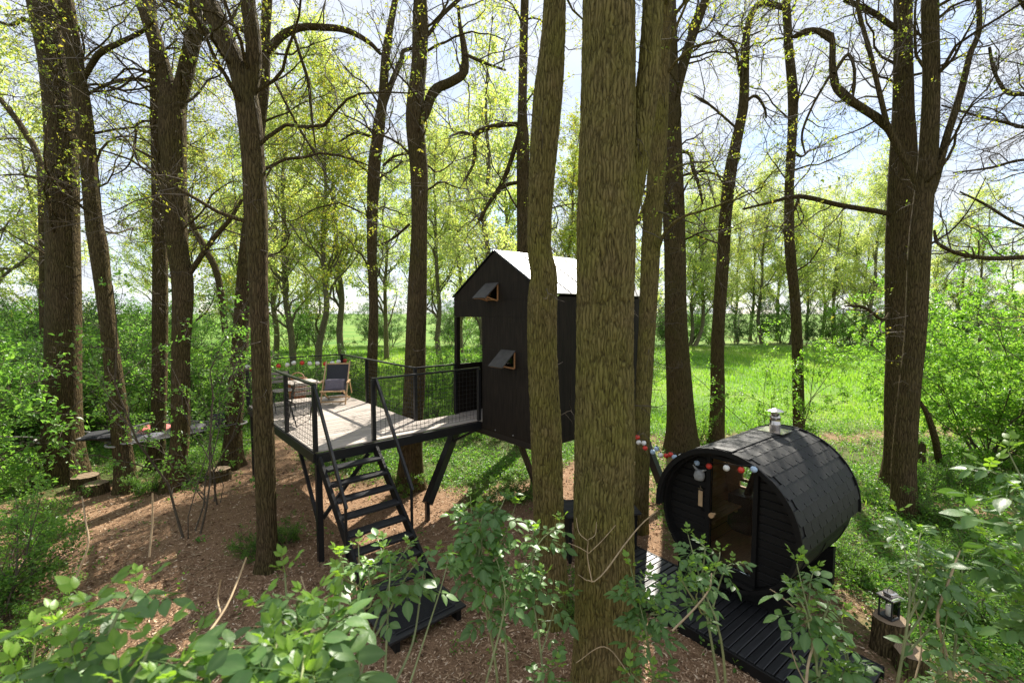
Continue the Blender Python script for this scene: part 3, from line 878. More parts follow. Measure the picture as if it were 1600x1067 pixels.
# roof shell, rims, shingles
a = np.linspace(RAD(-94), RAD(94), 60)


def shell(xa, xb, r0, r1):
    V = []
    for t in a:
        for (x_, r) in ((xa, r0), (xb, r0), (xb, r1), (xa, r1)):
            V.append((x_, r * math.sin(t), SZ + r * math.cos(t)))
    n = len(a)
    F = [[i * 4 + k, i * 4 + (k + 1) % 4, (i + 1) * 4 + (k + 1) % 4, (i + 1) * 4 + k] for i in range(n - 1) for k in range(4)]
    return MB().add(V, F, [[0, 1, 2, 3]], [[(n - 1) * 4 + 3, (n - 1) * 4 + 2, (n - 1) * 4 + 1, (n - 1) * 4]])


roof_s = obj('roof_shell', shell(-0.14, SL + .06, RB + .012, SR - .008).mesh('roof_shell', M['shingle'], False), sauna)
obj('roof_rim', shell(-0.158, -.142, RB - .005, SR + .006).mesh('roof_rim', M['black_board']), roof_s)
obj('roof_rim', shell(SL + .062, SL + .085, RB - .02, SR + .02).mesh('roof_rim', M['black_board']), roof_s)
TW, TE = 0.212, 0.150                              # tab width, exposure
tabm = MB()
# pointed tab lying in the plane (x along the barrel, y down the slope), lower edge lifted
out_ = [(-TW / 2, -.03), (TW / 2, -.03), (TW / 2 - .002, TE * .62), (TW * .36, TE), (-TW * .36, TE), (-TW / 2 + .002, TE * .62)]
lift = lambda y: 0.002 + 0.0065 * (y + .03) / (TE + .03)
tabm.add([(x_, y_, lift(y_) - .007) for x_, y_ in out_] + [(x_, y_, lift(y_)) for x_, y_ in out_], [[i, (i + 1) % 6, 6 + (i + 1) % 6, 6 + i] for i in range(6)], [[5, 4, 3, 2, 1, 0]], [[6, 7, 8, 9, 10, 11]])
tab = tabm.mesh('shingle', M['shingle'])
ncourse = int(RAD(94) * SR / TE)
rs = np.random.default_rng(3)
for sgn in (1, -1):
    for k in range(ncourse + 1):
        ang = (k * TE + .02) / SR
        if ang > RAD(86): break
        off = (TW / 2 if k % 2 else 0)
        for j in range(12):
            xc = -0.14 + TW * .5 + j * TW + off - TW * .5
            if xc - TW / 2 < -.15 or xc + TW / 2 > SL + .075: continue
            am = ang + .075 / SR
            c_ = np.array([xc, sgn * SR * math.sin(am), SZ + SR * math.cos(am)])
            tdir = np.array([0, sgn * math.cos(am), -math.sin(am)])
            nv = np.array([0, sgn * math.sin(am), math.cos(am)])
            xd = np.cross(tdir, nv)
            mt4 = Matrix(((xd[0], tdir[0], nv[0], 0), (xd[1], tdir[1], nv[1], 0), (xd[2], tdir[2], nv[2], 0), (0, 0, 0, 1)))
            o = obj('shingle', tab, sauna)
            o.matrix_local = Matrix.Translation(c_ - tdir * .075 + nv * (rs.uniform(-.001, .0015))) @ mt4
for k in range(11):
    obj('ridge_shingle', MB().bevel_box((-.06 + k * .178, 0, SZ + SR + .010), (.172, .24, .012), .003).mesh('ridge_shingle', M['shingle']), sauna)
fl = MB().box((1.37, -.01, SZ + SR + .022), (.36, .36, .008))
flue = obj('flue', MB().lathe([(.074, 0), (.074, .14), (.082, .145), (.082, .165), (.074, .17), (.070, .27), (.078, .28), (.078, .30), (.06, .31), (.06, .36)], 20).mesh('flue', M['steel'], True), sauna, (1.37, -.01, SZ + SR + .0))
flue.scale = (1, 1, .78)
obj('flashing', fl.mesh('flashing', M['steel']), sauna)
obj('flue_cap', MB().lathe([(.062, .40), (.118, .405), (.112, .415), (.02, .455), (.004, .458)], 20).lathe([(.012, .3), (.012, .41)], 6, (.045, 0, 0)).lathe([(.012, .3), (.012, .41)], 6, (-.03, .035, 0)).lathe([(.012, .3), (.012, .41)], 6, (-.03, -.035, 0)).mesh('flue_cap', M['steel'], False), flue)
for xx in (0.22, SL - .25):                        # cradles
    cr = MB(); cz0 = []
    ys = np.linspace(-.78, .78, 17)
    V = []
    for x_ in (xx - .045, xx + .045):
        for y_ in ys:
            V.append((x_, y_, 0.02)); V.append((x_, y_, max(SZ - math.sqrt((RB + .006) ** 2 - min(abs(y_), .72) ** 2), .12)))
    n = len(ys)
    F = []
    for i in range(n - 1):
        F += [[2 * i, 2 * i + 1, 2 * i + 3, 2 * i + 2], [2 * n + 2 * i, 2 * n + 2 * i + 2, 2 * n + 2 * i + 3, 2 * n + 2 * i + 1], [2 * i + 1, 2 * n + 2 * i + 1, 2 * n + 2 * i + 3, 2 * i + 3], [2 * i, 2 * i + 2, 2 * n + 2 * i + 2, 2 * n + 2 * i]]
    F += [[0, 2 * n, 2 * n + 1, 1], [2 * n - 2, 2 * n - 1, 4 * n - 1, 4 * n - 2]]
    obj('cradle', cr.add(V, F).mesh('cradle', M['black_board']), sauna)


def s_world(x, y, z):
    c, s = math.cos(SANG), math.sin(SANG)
    return np.array([SA[0] + x * c - y * s, SA[1] + x * s + y * c, z])


# slatted walkway in front of the sauna
plat = thing('slatted_walkway', 'low charcoal slatted walkway along the front of the sauna', 'walkway', (*SA, 0), SANG)
pb = MB().bevel_box((0, 0, 0), (1.02, .082, .032), .004).mesh('walkway_slat', M['slat_board'])
rs = np.random.default_rng(8)
yy = -1.62
while yy < 1.55:
    obj('slat', pb, plat, (-0.36 + rs.uniform(-.006, .006), yy, .145 + rs.uniform(-.002, .002)), (0, 0, rs.uniform(-.006, .006)))
    yy += .0965
for xx in (-.84, -.36, .10):
    obj('bearer', MB().box((xx, -.04, .065), (.06, 3.2, .125)).mesh('bearer', M['black_board']), plat)
obj('edge_board', MB().bevel_box((-.888, -.04, .075), (.03, 3.26, .14), .004).mesh('edge_board', M['black_board']), plat)
obj('edge_board', MB().bevel_box((.168, -.04, .095), (.03, 3.26, .14), .004).mesh('edge_board', M['black_board']), plat)


# hanging things by the sauna door
t = thing('wooden_plaque', 'small tan wooden plaque hanging left of the sauna door', 'plaque', s_world(.045, .385, 1.30), SANG)
obj('board', MB().bevel_box((0, 0, 0.06), (.012, .062, .22), .003).mesh('board', M['tan']), t)
obj('clip', MB().box((-.002, .0, .20), (.014, .07, .02)).box((-.004, .0, .225), (.01, .02, .03)).mesh('clip', M['steel']), t)
obj('base', MB().box((0, 0, -.085), (.014, .05, .05)).mesh('base', M['black_board']), t)
t = thing('felt_hat', 'small grey horned felt ornament hanging under the lampions by the sauna door', 'ornament', s_world(.0, .385, 1.70), SANG)
obj('body', MB().lathe([(.02, -.07), (.06, -.06), (.075, -.01), (.062, .05), (.03, .075)], 14).mesh('body', M['stone_grey'], True), t)
hn = MB(); hn.tube([(0, .02, .06), (0, .06, .085), (0, .10, .12)], [.02, .015, .006], 7); hn.tube([(0, -.02, .06), (0, -.06, .08), (0, -.10, .10)], [.02, .015, .006], 7)
obj('horn', hn.mesh('horn', M['stone_grey'], True), t)

# ------------------------------------------------------------------ lampion strings
def lampions(name, label, pts, mats, r, sag_pts):
    t = thing(name, label, 'string lights', pts[0])
    base = np.array(pts[0])
    obj('cable', MB().tube([np.array(p) - base for p in sag_pts], .0045, 5).mesh('cable', M['black_steel']), t)
    ball = {}
    for k, (p, mm) in enumerate(zip(pts, mats)):
        key = mm
        if key not in ball:
            b = MB().ball((0, 0, 0), r, 9, .96)
            ball[key] = b.mesh('lampion', M[mm], True)
            ball['cap'] = MB().lathe([(r * .22, r * .85), (r * .22, r * 1.35)], 8).mesh('socket', M['black_steel'])
        o = obj('lampion', ball[key], t, np.array(p) - base)
        obj('socket', ball['cap'], o)


cw = {'r': 'bulb_red', 'w': 'bulb_white', 'b': 'bulb_blue'}
L1 = [(996, 683, 'r'), (998, 691, 'w'), (1006, 692, 'w'), (1008, 700, 'r'), (1020, 706, 'b'), (1026, 701, 'b'), (1032, 711, 'w'), (1041, 712, 'r'), (1048, 710, 'r'), (1054, 714, 'b'), (1064, 713, 'w'), (1067, 717, 'w'), (1076, 710, 'r'),
      (1089, 723, 'b'), (1108, 728, 'r'), (1135, 731, 'w'), (1158, 734, 'r'), (1178, 733, 'b')]
pts = [PY(x, y, 7.45 - (7.45 - 5.62) * min((x - 996) / 140, 1.0) - (max(x - 1136, 0) * .0055)) for x, y, _ in L1]
cab = sorted([tuple(p + np.array([0, 0, .055])) for p in pts], key=lambda p: p[0])
cab = [tuple(PY(1000, 672, 7.52))] + cab + [tuple(s_world(-.15, -.62, 1.93))]
lampions('lampion_string', 'string of red, white and pale blue lampions from tree trunk to sauna front', [tuple(p) for p in pts], [cw[c] for *_, c in L1], .041, cab)
c_, s_ = math.cos(DECK_ANG), math.sin(DECK_ANG)
dk = lambda x, y, z: np.array([DECK_A[0] + x * c_ - y * s_, DECK_A[1] + x * s_ + y * c_, z])
L2 = [(387, 573, 'w'), (394, 577, 'r'), (435, 572, 'r'), (448.6, 570, 'w'), (459, 567, 'w'), (472, 567, 'r'), (484, 567.8, 'w'), (496, 567.6, 'w'), (508, 568.5, 'r'), (519, 567, 'w'), (529, 565, 'w'), (539, 563.6, 'r')]
Bw, Cw = dk(0, DD - .06, 0), dk(DW, DD - .06, 0)
pts = []
for x, y, c in L2:
    d = ray(x, y)                                  # on the vertical plane just inside the far railing
    e = Cw[:2] - Bw[:2]; nrm2 = np.array([-e[1], e[0]])
    tt = (Bw[:2] @ nrm2) / (d[:2] @ nrm2)
    P = np.array([0, 0, CAM_H]) + d * tt
    pts.append(tuple(P))
cab = [tuple(np.array(p) + [0, 0, .06]) for p in pts]
lampions('lampion_string', 'string of red and white lampions along the far railing of the deck', pts, [cw[c] for *_, c in L2], .056, cab)

# ------------------------------------------------------------------ furniture on the deck
def cushion(name, label, mat, loc, size, rot, cat='cushion', group=None):
    n = 13
    u_ = np.linspace(-1, 1, n); U, Vv = np.meshgrid(u_, u_, indexing='ij')
    bul = (np.clip(1 - U ** 4, 0, 1) * np.clip(1 - Vv ** 4, 0, 1)) ** .5
    edge = 1 - .07 * (1 - np.abs(U)) * (np.abs(Vv) > .99) - .07 * (1 - np.abs(Vv)) * (np.abs(U) > .99)
    wr = 0.10 * vnoise(np.stack([U * 2.2, Vv * 2.2, np.full_like(U, hash(name) % 7)], -1))
    X, Y = U * size[0] / 2 * edge, Vv * size[1] / 2 * edge
    Zt = size[2] / 2 * bul * (1 + wr * 1.6)
    V = np.concatenate([np.stack([X, Y, Zt], -1).reshape(-1, 3), np.stack([X, Y, -Zt * .8 - .002], -1).reshape(-1, 3)])
    i, j = np.meshgrid(np.arange(n - 1), np.arange(n - 1), indexing='ij')
    q = np.stack([i * n + j, (i + 1) * n + j, (i + 1) * n + j + 1, i * n + j + 1], -1).reshape(-1, 4)
    ring = [i * n for i in range(n)] + [(n - 1) * n + j for j in range(1, n)] + [i * n + n - 1 for i in range(n - 2, -1, -1)] + [j for j in range(n - 2, 0, -1)]
    side = [[ring[k], ring[(k + 1) % len(ring)], ring[(k + 1) % len(ring)] + n * n, ring[k] + n * n] for k in range(len(ring))]
    me = make_mesh(name, V, [q, q[:, ::-1] + n * n, np.array(side)], M[mat], True)
    o = obj(name, me, None, loc, rot)
    return tag(o, label, cat, group)


dc = thing('deck_chair', 'folding wooden deck chair with dark canvas sling on the deck', 'deck chair', dk(1.66, 3.72, ZD), RAD(11))
W_ = .275                                          # half width; faces -y
for s in (-1, 1):
    obj('back_rail', MB().beam((s * W_, -.34, .03), (s * W_, .455, .94), .028, .045).mesh('back_rail', M['beech']), dc)
    obj('seat_rail', MB().beam((s * (W_ - .035), .45, .02), (s * (W_ - .035), -.42, .34), .024, .04).mesh('seat_rail', M['beech']), dc)
    obj('prop_rail', MB().beam((s * (W_ + .035), .10, .50), (s * (W_ + .035), .40, .16), .022, .035).mesh('prop_rail', M['beech']), dc)
    obj('armrest', MB().beam((s * (W_ + .035), .14, .52), (s * (W_ + .035), -.22, .50), .045, .02).mesh('armrest', M['beech']), dc)
    obj('foot', MB().beam((s * W_, -.34, .0), (s * W_, -.30, .1), .03, .04).mesh('foot', M['beech']), dc)
for (y_, z_) in ((.415, .885), (-.40, .33), (-.32, .075), (.42, .05)):
    obj('cross_bar', MB().beam((-W_, y_, z_), (W_, y_, z_), .03, .03).mesh('cross_bar', M['beech']), dc)
f = np.linspace(0, 1, 14)
sy = .415 + (-.40 - .415) * f
sz = .885 + (.33 - .885) * f - .27 * np.sin(math.pi * f ** .8)
V = [(s * (W_ - .025), y_, z_ + d_) for d_ in (0, -.006) for y_, z_ in zip(sy, sz) for s in (-1, 1)]
F = [[2 * i, 2 * i + 1, 2 * i + 3, 2 * i + 2] for i in range(13)] + [[28 + 2 * i, 28 + 2 * i + 2, 28 + 2 * i + 3, 28 + 2 * i + 1] for i in range(13)]
obj('sling', MB().add(V, F).mesh('sling', M['canvas'], True), dc)
cpos = np.array(dk(1.66, 3.72, ZD)) + Matrix.Rotation(RAD(11), 3, 'Z') @ Vector((0, -.09, .43))
cushion('cushion', 'plum grey cushion resting on the deck chair sling', 'cushion_grey', cpos, (.46, .32, .15), (RAD(56), 0, RAD(11)))

bk = thing('wicker_basket', 'tall terracotta wicker basket with hoop handle on the deck', 'basket', dk(.98, 4.33, ZD))
prof = [(.16, 0), (.175, .02), (.19, .25), (.205, .50), (.20, .56)]
wk = MB()
for k in range(26):                                # woven courses
    z_ = .02 + k * .021; r_ = .17 + .035 * z_ / .56
    aa = np.linspace(0, 2 * math.pi, 37)
    wk.tube(np.stack([(r_ + .006 * np.cos(9 * aa + (k % 2) * math.pi)) * np.cos(aa), (r_ + .006 * np.cos(9 * aa + (k % 2) * math.pi)) * np.sin(aa), np.full(37, z_)], 1), .0105, 5, False)
obj('weave', wk.mesh('weave', M['wicker'], True), bk, kind='stuff')
obj('inner_wall', MB().lathe([(.15, .005), (.165, .02), (.19, .54)], 24).mesh('inner_wall', M['wicker']), bk)
aa = np.linspace(0, 2 * math.pi, 33)
obj('rim', MB().tube(np.stack([.207 * np.cos(aa), .207 * np.sin(aa), np.full(33, .565)], 1), .018, 7, False).mesh('rim', M['wicker_pale'], True), bk)
aa = np.linspace(0, math.pi, 21)
obj('hoop_handle', MB().tube(np.stack([.19 * np.cos(aa) * .96, .03 * np.sin(aa), .52 + .19 * np.sin(aa)], 1), .014, 7).mesh('hoop_handle', M['wicker_pale'], True), bk)

tb = thing('bistro_table', 'folding slatted bistro table with crossed black legs on the deck', 'table', dk(.62, 2.75, ZD), DECK_ANG)
for k in range(7):
    obj('top_slat', MB().bevel_box((0, -.27 + k * .09, .71), (.58, .075, .018), .003).mesh('top_slat', M['plank']), tb)
obj('top_frame', MB().box((-.22, 0, .69), (.03, .60, .02)).box((.22, 0, .69), (.03, .60, .02)).mesh('top_frame', M['black_steel']), tb)
for s in (-1, 1):
    obj('leg', MB().beam((s * .25, -.26, 0), (s * .25, .26, .69), .018, .02).mesh('leg', M['black_steel']), tb)
    obj('leg', MB().beam((s * .23, .26, 0), (s * .23, -.26, .69), .018, .02).mesh('leg', M['black_steel']), tb)


def bistro_chair(label, loc, rz):
    t = thing('bistro_chair', label, 'chair', loc, rz)
    for k in range(5):
        obj('seat_slat', MB().bevel_box((0, -.16 + k * .08, .45), (.40, .066, .016), .003).mesh('seat_slat', M['plank']), t)
    for k in range(3):
        obj('back_slat', MB().bevel_box((0, .235 + k * .018, .62 + k * .09), (.40, .016, .065), .003, Matrix.Rotation(RAD(-10), 3, 'X')).mesh('back_slat', M['plank']), t)
    for s in (-1, 1):
        obj('leg', MB().beam((s * .20, -.24, 0), (s * .20, .285, .87), .016, .02).mesh('leg', M['black_steel']), t)
        obj('leg', MB().beam((s * .185, .25, 0), (s * .185, -.20, .44), .016, .02).mesh('leg', M['black_steel']), t)
    obj('stretcher', MB().beam((-.2, -.16, .13), (.2, -.16, .13), .014, .014).mesh('stretcher', M['black_steel']), t)


bistro_chair('folding bistro chair left of the small slatted table', dk(.42, 2.05, ZD), DECK_ANG + math.pi)
bistro_chair('folding bistro chair behind the small slatted table near the basket', dk(.45, 3.55, ZD), DECK_ANG)

# ------------------------------------------------------------------ bench-high table behind the big trunk
bt = thing('plank_table', 'black plank table standing behind the thickest trunk', 'table', (1.42, 7.25, 0), RAD(6))
for k in range(4):
    obj('top_plank', MB().bevel_box((0, -.24 + k * .16, .76), (1.20, .152, .035), .004).mesh('top_plank', M['slat_board']), bt)
for s in (-1, 1):
    obj('end_panel', MB().bevel_box((s * .53, 0, .36), (.05, .52, .755), .004).mesh('end_panel', M['black_board']), bt)
obj('apron', MB().box((0, -.20, .68), (1.0, .03, .10)).mesh('apron', M['black_board']), bt)


# ------------------------------------------------------------------ stumps, lantern
def stump(label, loc, r, h, seed, tilt=0.0):
    t = thing('log_stump', label, 'stump', loc)
    rg = np.random.default_rng(seed)
    n = 26
    aa = np.arange(n) * 2 * math.pi / n
    lob = 1 + .05 * np.cos(3 * aa + rg.random() * 6) + .03 * np.cos(7 * aa + rg.random() * 6)
    zs = np.linspace(-.06, h, 8)
    V = []
    for k, z_ in enumerate(zs):
        rr = r * lob * (1 + .12 * math.exp(-max(z_, 0) / .08)) * (1 + .025 * rg.standard_normal(n))
        V.append(np.stack([rr * np.cos(aa), rr * np.sin(aa), np.full(n, z_) + (tilt * rr * np.cos(aa) * max(z_, 0) / h)], 1))
    V = np.concatenate(V)
    i, j = np.meshgrid(np.arange(7), np.arange(n), indexing='ij')
    F = np.stack([i * n + j, i * n + (j + 1) % n, (i + 1) * n + (j + 1) % n, (i + 1) * n + j], -1).reshape(-1, 4)
    obj('bark', make_mesh('stump_bark', V, [F], M['bark']), t)
    top = V[-n:] * np.array([.985, .985, 1]) + [0, 0, .004]
    obj('cut_face', make_mesh('cut_face', np.vstack([top, top * [.9, .9, 1] + [0, 0, .003]]), [np.stack([np.arange(n), (np.arange(n) + 1) % n, n + (np.arange(n) + 1) % n, n + np.arange(n)], 1), np.arange(n, 2 * n)[None]], M['end_grain']), t)


def on_ground(px, py, dz=0):
    p = G(px, py); p[2] = float(gz(p[0], p[1])) + dz; return p


p_st = on_ground(1388, 1018)
stump('tall log stump carrying the black lantern beside the walkway', p_st, .165, .40, 1)
stump('low pale-topped stump right of the lantern stump', on_ground(1422, 1048), .15, .22, 2, .05)
stump('dark log stump beside the thick left trunk, farther of the pair', on_ground(135, 762), .24, .26, 3)
stump('dark log stump beside the thick left trunk, nearer of the pair', on_ground(150, 771), .215, .22, 4)
stump('single log stump by the flared trunk behind the sapling', on_ground(345, 749), .20, .27, 5)
ln = thing('lantern', 'small black metal candle lantern standing on the log stump', 'lantern', (p_st[0] - .01, p_st[1] + .01, p_st[2] + .405), RAD(20))
obj('base', MB().bevel_box((0, 0, .012), (.15, .15, .024), .004).mesh('base', M['lantern']), ln)
for sx in (-1, 1):
    for sy_ in (-1, 1):
        obj('corner_bar', MB().box((sx * .066, sy_ * .066, .13), (.014, .014, .21)).mesh('corner_bar', M['lantern']), ln)
obj('top_grille', MB().box((0, -.066, .225), (.12, .008, .03)).box((0, .066, .225), (.12, .008, .03)).box((.066, 0, .225), (.008, .12, .03)).box((-.066, 0, .225), (.008, .12, .03)).mesh('top_grille', M['lantern']), ln)
obj('roof', MB().bevel_box((0, 0, .25), (.19, .19, .02), .004).bevel_box((0, 0, .285), (.11, .11, .05), .012).mesh('roof', M['steel']), ln)
aa = np.linspace(0, math.pi, 13)
obj('handle', MB().tube(np.stack([.05 * np.cos(aa), np.zeros(13), .31 + .06 * np.sin(aa)], 1), .004, 6).mesh('handle', M['lantern']), ln)
obj('candle', MB().lathe([(.035, .024), (.036, .14), (.03, .145), (.004, .14)], 16).mesh('candle', M['candle'], True), ln)
obj('glass_pane', MB().box((0, -.062, .13), (.116, .003, .20)).mesh('glass_pane', M['glass']), ln)

# ------------------------------------------------------------------ net hammock between the left trees
hp = [PY(128, 683, 10.35), PY(193, 694, 9.62), PY(372, 661, 11.25), PY(248, 655, 12.2)]
ham = thing('net_hammock', 'grey rope net hammock slung low between the left trunks', 'hammock', hp[1])
hp = [p - hp[1] for p in hp]
nH = 22
U, Vv = np.meshgrid(np.linspace(0, 1, nH), np.linspace(0, 1, nH), indexing='ij')
Pn = (hp[0] * ((1 - U) * (1 - Vv))[..., None] + hp[1] * ((1 - U) * Vv)[..., None] + hp[2] * (U * Vv)[..., None] + hp[3] * (U * (1 - Vv))[..., None])
Pn[..., 2] -= .10 * (1 - (2 * U - 1) ** 2) * (.4 + .6 * (1 - (2 * Vv - 1) ** 2))
V1, F1 = tubes(Pn, np.full((nH, nH), .0042), 4)
V2, F2 = tubes(Pn.transpose(1, 0, 2), np.full((nH, nH), .0042), 4)
obj('net', make_mesh('net', np.vstack([V1, V2]), [F1, F2 + len(V1)], M['net']), ham, kind='stuff')
for e in (Pn[0], Pn[-1], Pn[:, 0], Pn[:, -1]):
    obj('edge_strap', MB().tube(e, .014, 6).mesh('edge_strap', M['net']), ham)
tst = {'a': (PY(99, 683, 10.6), .48), 'b': (PY(189, 693, 9.9), .262), 'c': (PY(367, 661, 11.45), .26)}
for k, (c0, r_) in tst.items():
    aa = np.linspace(0, 2 * math.pi, 33)
    c0 = c0 - np.array(ham.location)
    obj('tree_strap', MB().tube(np.stack([c0[0] + r_ * np.cos(aa), c0[1] + r_ * np.sin(aa), np.full(33, c0[2])], 1), .022, 6, False).mesh('tree_strap', M['strap']), ham)
obj('tree_strap', MB().tube([PY(64, 683, 10.3) - np.array(ham.location), PY(-60, 682, 10.0) - np.array(ham.location)], .014, 6).mesh('tree_strap', M['strap']), ham)
hl = lambda u, v, dz: np.array(ham.location) + Pn[int(u * (nH - 1)), int(v * (nH - 1))] + np.array([0, 0, dz])
cushion('cushion', 'flat black cushion on the hammock nearest the thick left trunk', 'cushion_black', hl(.06, .35, .09), (.62, .45, .16), (RAD(4), RAD(-4), RAD(20)))
cushion('cushion', 'black cushion beside the leaning trunk on the hammock', 'cushion_black', hl(.06, .70, .10), (.60, .42, .18), (RAD(-6), 0, RAD(10)))
cushion('cushion', 'coral pink cushion on the net hammock', 'cushion_pink', PY(242, 671, 11.3), (.62, .42, .18), (RAD(12), 0, RAD(6)))
cushion('cushion', 'black cushion lying flat in the middle of the hammock', 'cushion_black', PY(303, 671, 11.2), (.42, .42, .18), (RAD(10), RAD(-10), RAD(6)))
cushion('cushion', 'black cushion propped up steeply at the far end of the hammock', 'cushion_black', PY(340, 656, 11.2), (.42, .40, .16), (RAD(50), RAD(-35), RAD(10)))
cushion('blanket', 'crumpled grey blanket on the net hammock behind the leaning trunk', 'blanket', PY(226, 685, 10.6), (.62, .55, .12), (RAD(6), RAD(-5), RAD(12)), 'blanket')

# ------------------------------------------------------------------ growing trees
def grow(start, d, L, K, wander, trop, rg):
    N = len(start)
    P = np.empty((N, K, 3)); P[:, 0] = start
    step = (np.asarray(L) / (K - 1))[:, None]
    d = nrm(np.asarray(d, float))
    for k in range(1, K):
        d = nrm(d + wander * rg.standard_normal((N, 3)) + np.asarray(trop))
        P[:, k] = P[:, k - 1] + d * step
    return P


def kids(P, r, n_per, t0, t1, a0, a1, rg, n_total=None):
    N, K, _ = P.shape
    idx = np.repeat(np.arange(N), n_per) if n_total is None else rg.integers(0, N, n_total)
    t = rg.uniform(t0, t1, len(idx)) * (K - 1)
    i = np.minimum(t.astype(int), K - 2); f = (t - i)[:, None]
    p = P[idx, i] * (1 - f) + P[idx, i + 1] * f
    T = nrm(P[idx, i + 1] - P[idx, i])
    q = rg.standard_normal((len(idx), 3)); q = nrm(q - (q * T).sum(1, keepdims=True) * T)
    a = rg.uniform(a0, a1, len(idx))[:, None]
    rr = r[idx, i] * (1 - f[:, 0]) + r[idx, i + 1] * f[:, 0]
    return p, nrm(T * np.cos(a) + q * np.sin(a)), rr, idx


def taper(r0, K, tip=0.35):
    return np.asarray(r0)[:, None] * np.linspace(1, tip, K)[None]


def leaf_mesh(P, size, rg, up=0.6, width=0.55, fold=0.25, droop=0.0):
    N = len(P)
    n = nrm(rg.standard_normal((N, 3)) + np.array([0, 0, up * 2]))
    d = rg.standard_normal((N, 3)) + np.array([0, 0, -droop]); d = nrm(d - (d * n).sum(1, keepdims=True) * n)
    s = np.cross(n, d)
    L = np.asarray(size)[:, None] * np.ones((N, 1))
    w = L * width / 2
    mid = P + d * L * .45 + n * L * fold * .5
    V = np.stack([P, mid + s * w, P + d * L, mid - s * w], 1).reshape(-1, 3)
    b = np.arange(N)[:, None] * 4
    F = np.concatenate([b + np.array([0, 1, 2]), b + np.array([0, 2, 3])])
    return V, F


def spread(P, n, rg, t0=0.25):
    """n points along random lines of P (N,K,3), towards their tips"""
    N, K, _ = P.shape
    i = rg.integers(0, N, n); t = (t0 + (1 - t0) * np.sqrt(rg.random(n))) * (K - 1)
    k = np.minimum(t.astype(int), K - 2); f = (t - k)[:, None]
    return P[i, k] * (1 - f) + P[i, k + 1] * f


def catmull(P, n):
    P = np.asarray(P, float)
    Q = np.vstack([2 * P[0] - P[1], P, 2 * P[-1] - P[-2]])
    seg = np.concatenate([[0], np.cumsum(np.linalg.norm(np.diff(P[:, :3], axis=0), axis=1))])
    s = np.linspace(0, seg[-1], n)
    i = np.clip(np.searchsorted(seg, s, side='right') - 1, 0, len(P) - 2)
    t = ((s - seg[i]) / (seg[i + 1] - seg[i] + 1e-9))[:, None]
    p0, p1, p2, p3 = Q[i], Q[i + 1], Q[i + 2], Q[i + 3]
    return 0.5 * (2 * p1 + (p2 - p0) * t + (2 * p0 - 5 * p1 + 4 * p2 - p3) * t ** 2 + (3 * p1 - p0 - 3 * p2 + p3) * t ** 3)


def trace(pts, Y, base=None, dY=0.0):
    """photo outline of a stem standing at distance Y -> (n,4) centre points and radii"""
    out = []
    n = len(pts)
    for k, (x, y, w) in enumerate(pts):
        yy = Y + dY * k / max(n - 1, 1)
        p = PY(x, y, yy)
        out.append([*p, w / 2 * yy / FPX * FPX / math.hypot(FPX, x - 800)])   # a round stem looks wider away from the middle of the view
    return np.array(out)


def bark_disp(P, axis_n, amp):
    wx = 0.05 * np.stack([vnoise(P * np.array([7, 7, 6]) + k) for k in (0, 17, 31)], -1) + 0.018 * np.stack([vnoise(P * np.array([26, 26, 18]) + k) for k in (5, 47, 71)], -1)
    Q = P + wx
    n1 = vnoise(Q * np.array([30, 30, 4.6]))
    n2 = vnoise(Q * np.array([58, 58, 12.0]) + 9.3)
    n3 = vnoise(P * np.array([60, 60, 30]) + 3.1)
    n4 = vnoise(P * np.array([11, 11, 5]) + 8.8)
    crack = np.minimum(np.abs(n1) * 3.0, 1)                      # long open furrows
    fine = np.minimum(np.abs(n2) * 2.4, 1)
    h = crack * .50 + fine * .36 + .14 * (n4 * .5 + .5)
    return amp * (h - .6) + amp * .26 * n3, np.clip(h + .30 * n3, 0, 1)


def trunk_geo(C, sides, step, rg, flare=0.7, geo=0.0, lump=0.03, nroots=5):
    L = np.linalg.norm(np.diff(C[:, :3], axis=0), axis=1).sum()
    K = max(int(L / step), 6)
    D = catmull(C, K)
    P, r = D[:, :3], np.maximum(D[:, 3], .004)
    a = np.arange(sides) * 2 * math.pi / sides
    z = P[:, 2] - P[0, 2]
    ph = rg.random(6) * 6.28
    lobes = .55 + .45 * np.cos(nroots * a[None] + ph[0] + .7 * np.sin(2 * a + ph[1])[None])
    rnd = 1 + flare * np.exp(-z / (r[0] * 1.15 + .05))[:, None] * lobes
    ring = np.stack([np.cos(a), np.sin(a)], 1)
    nz = np.stack([np.broadcast_to(ring[None, :, 0] * 1.3, (K, sides)), np.broadcast_to(ring[None, :, 1] * 1.3, (K, sides)), np.broadcast_to(z[:, None] * .9, (K, sides))], -1)
    rnd = rnd + lump * 2 * vnoise(nz + ph[2] * 10)
    V, F = tubes(P[None], r[None], sides, rnd[None])
    if geo:
        c = np.repeat(P, sides, 0); n = nrm(V - c)
        dsp, rdg = bark_disp(V, n, geo)
        V = V + n * dsp[:, None]
        trunk_geo.ridge.append(rdg)
    return V, F, P, r


trunk_geo.ridge = []


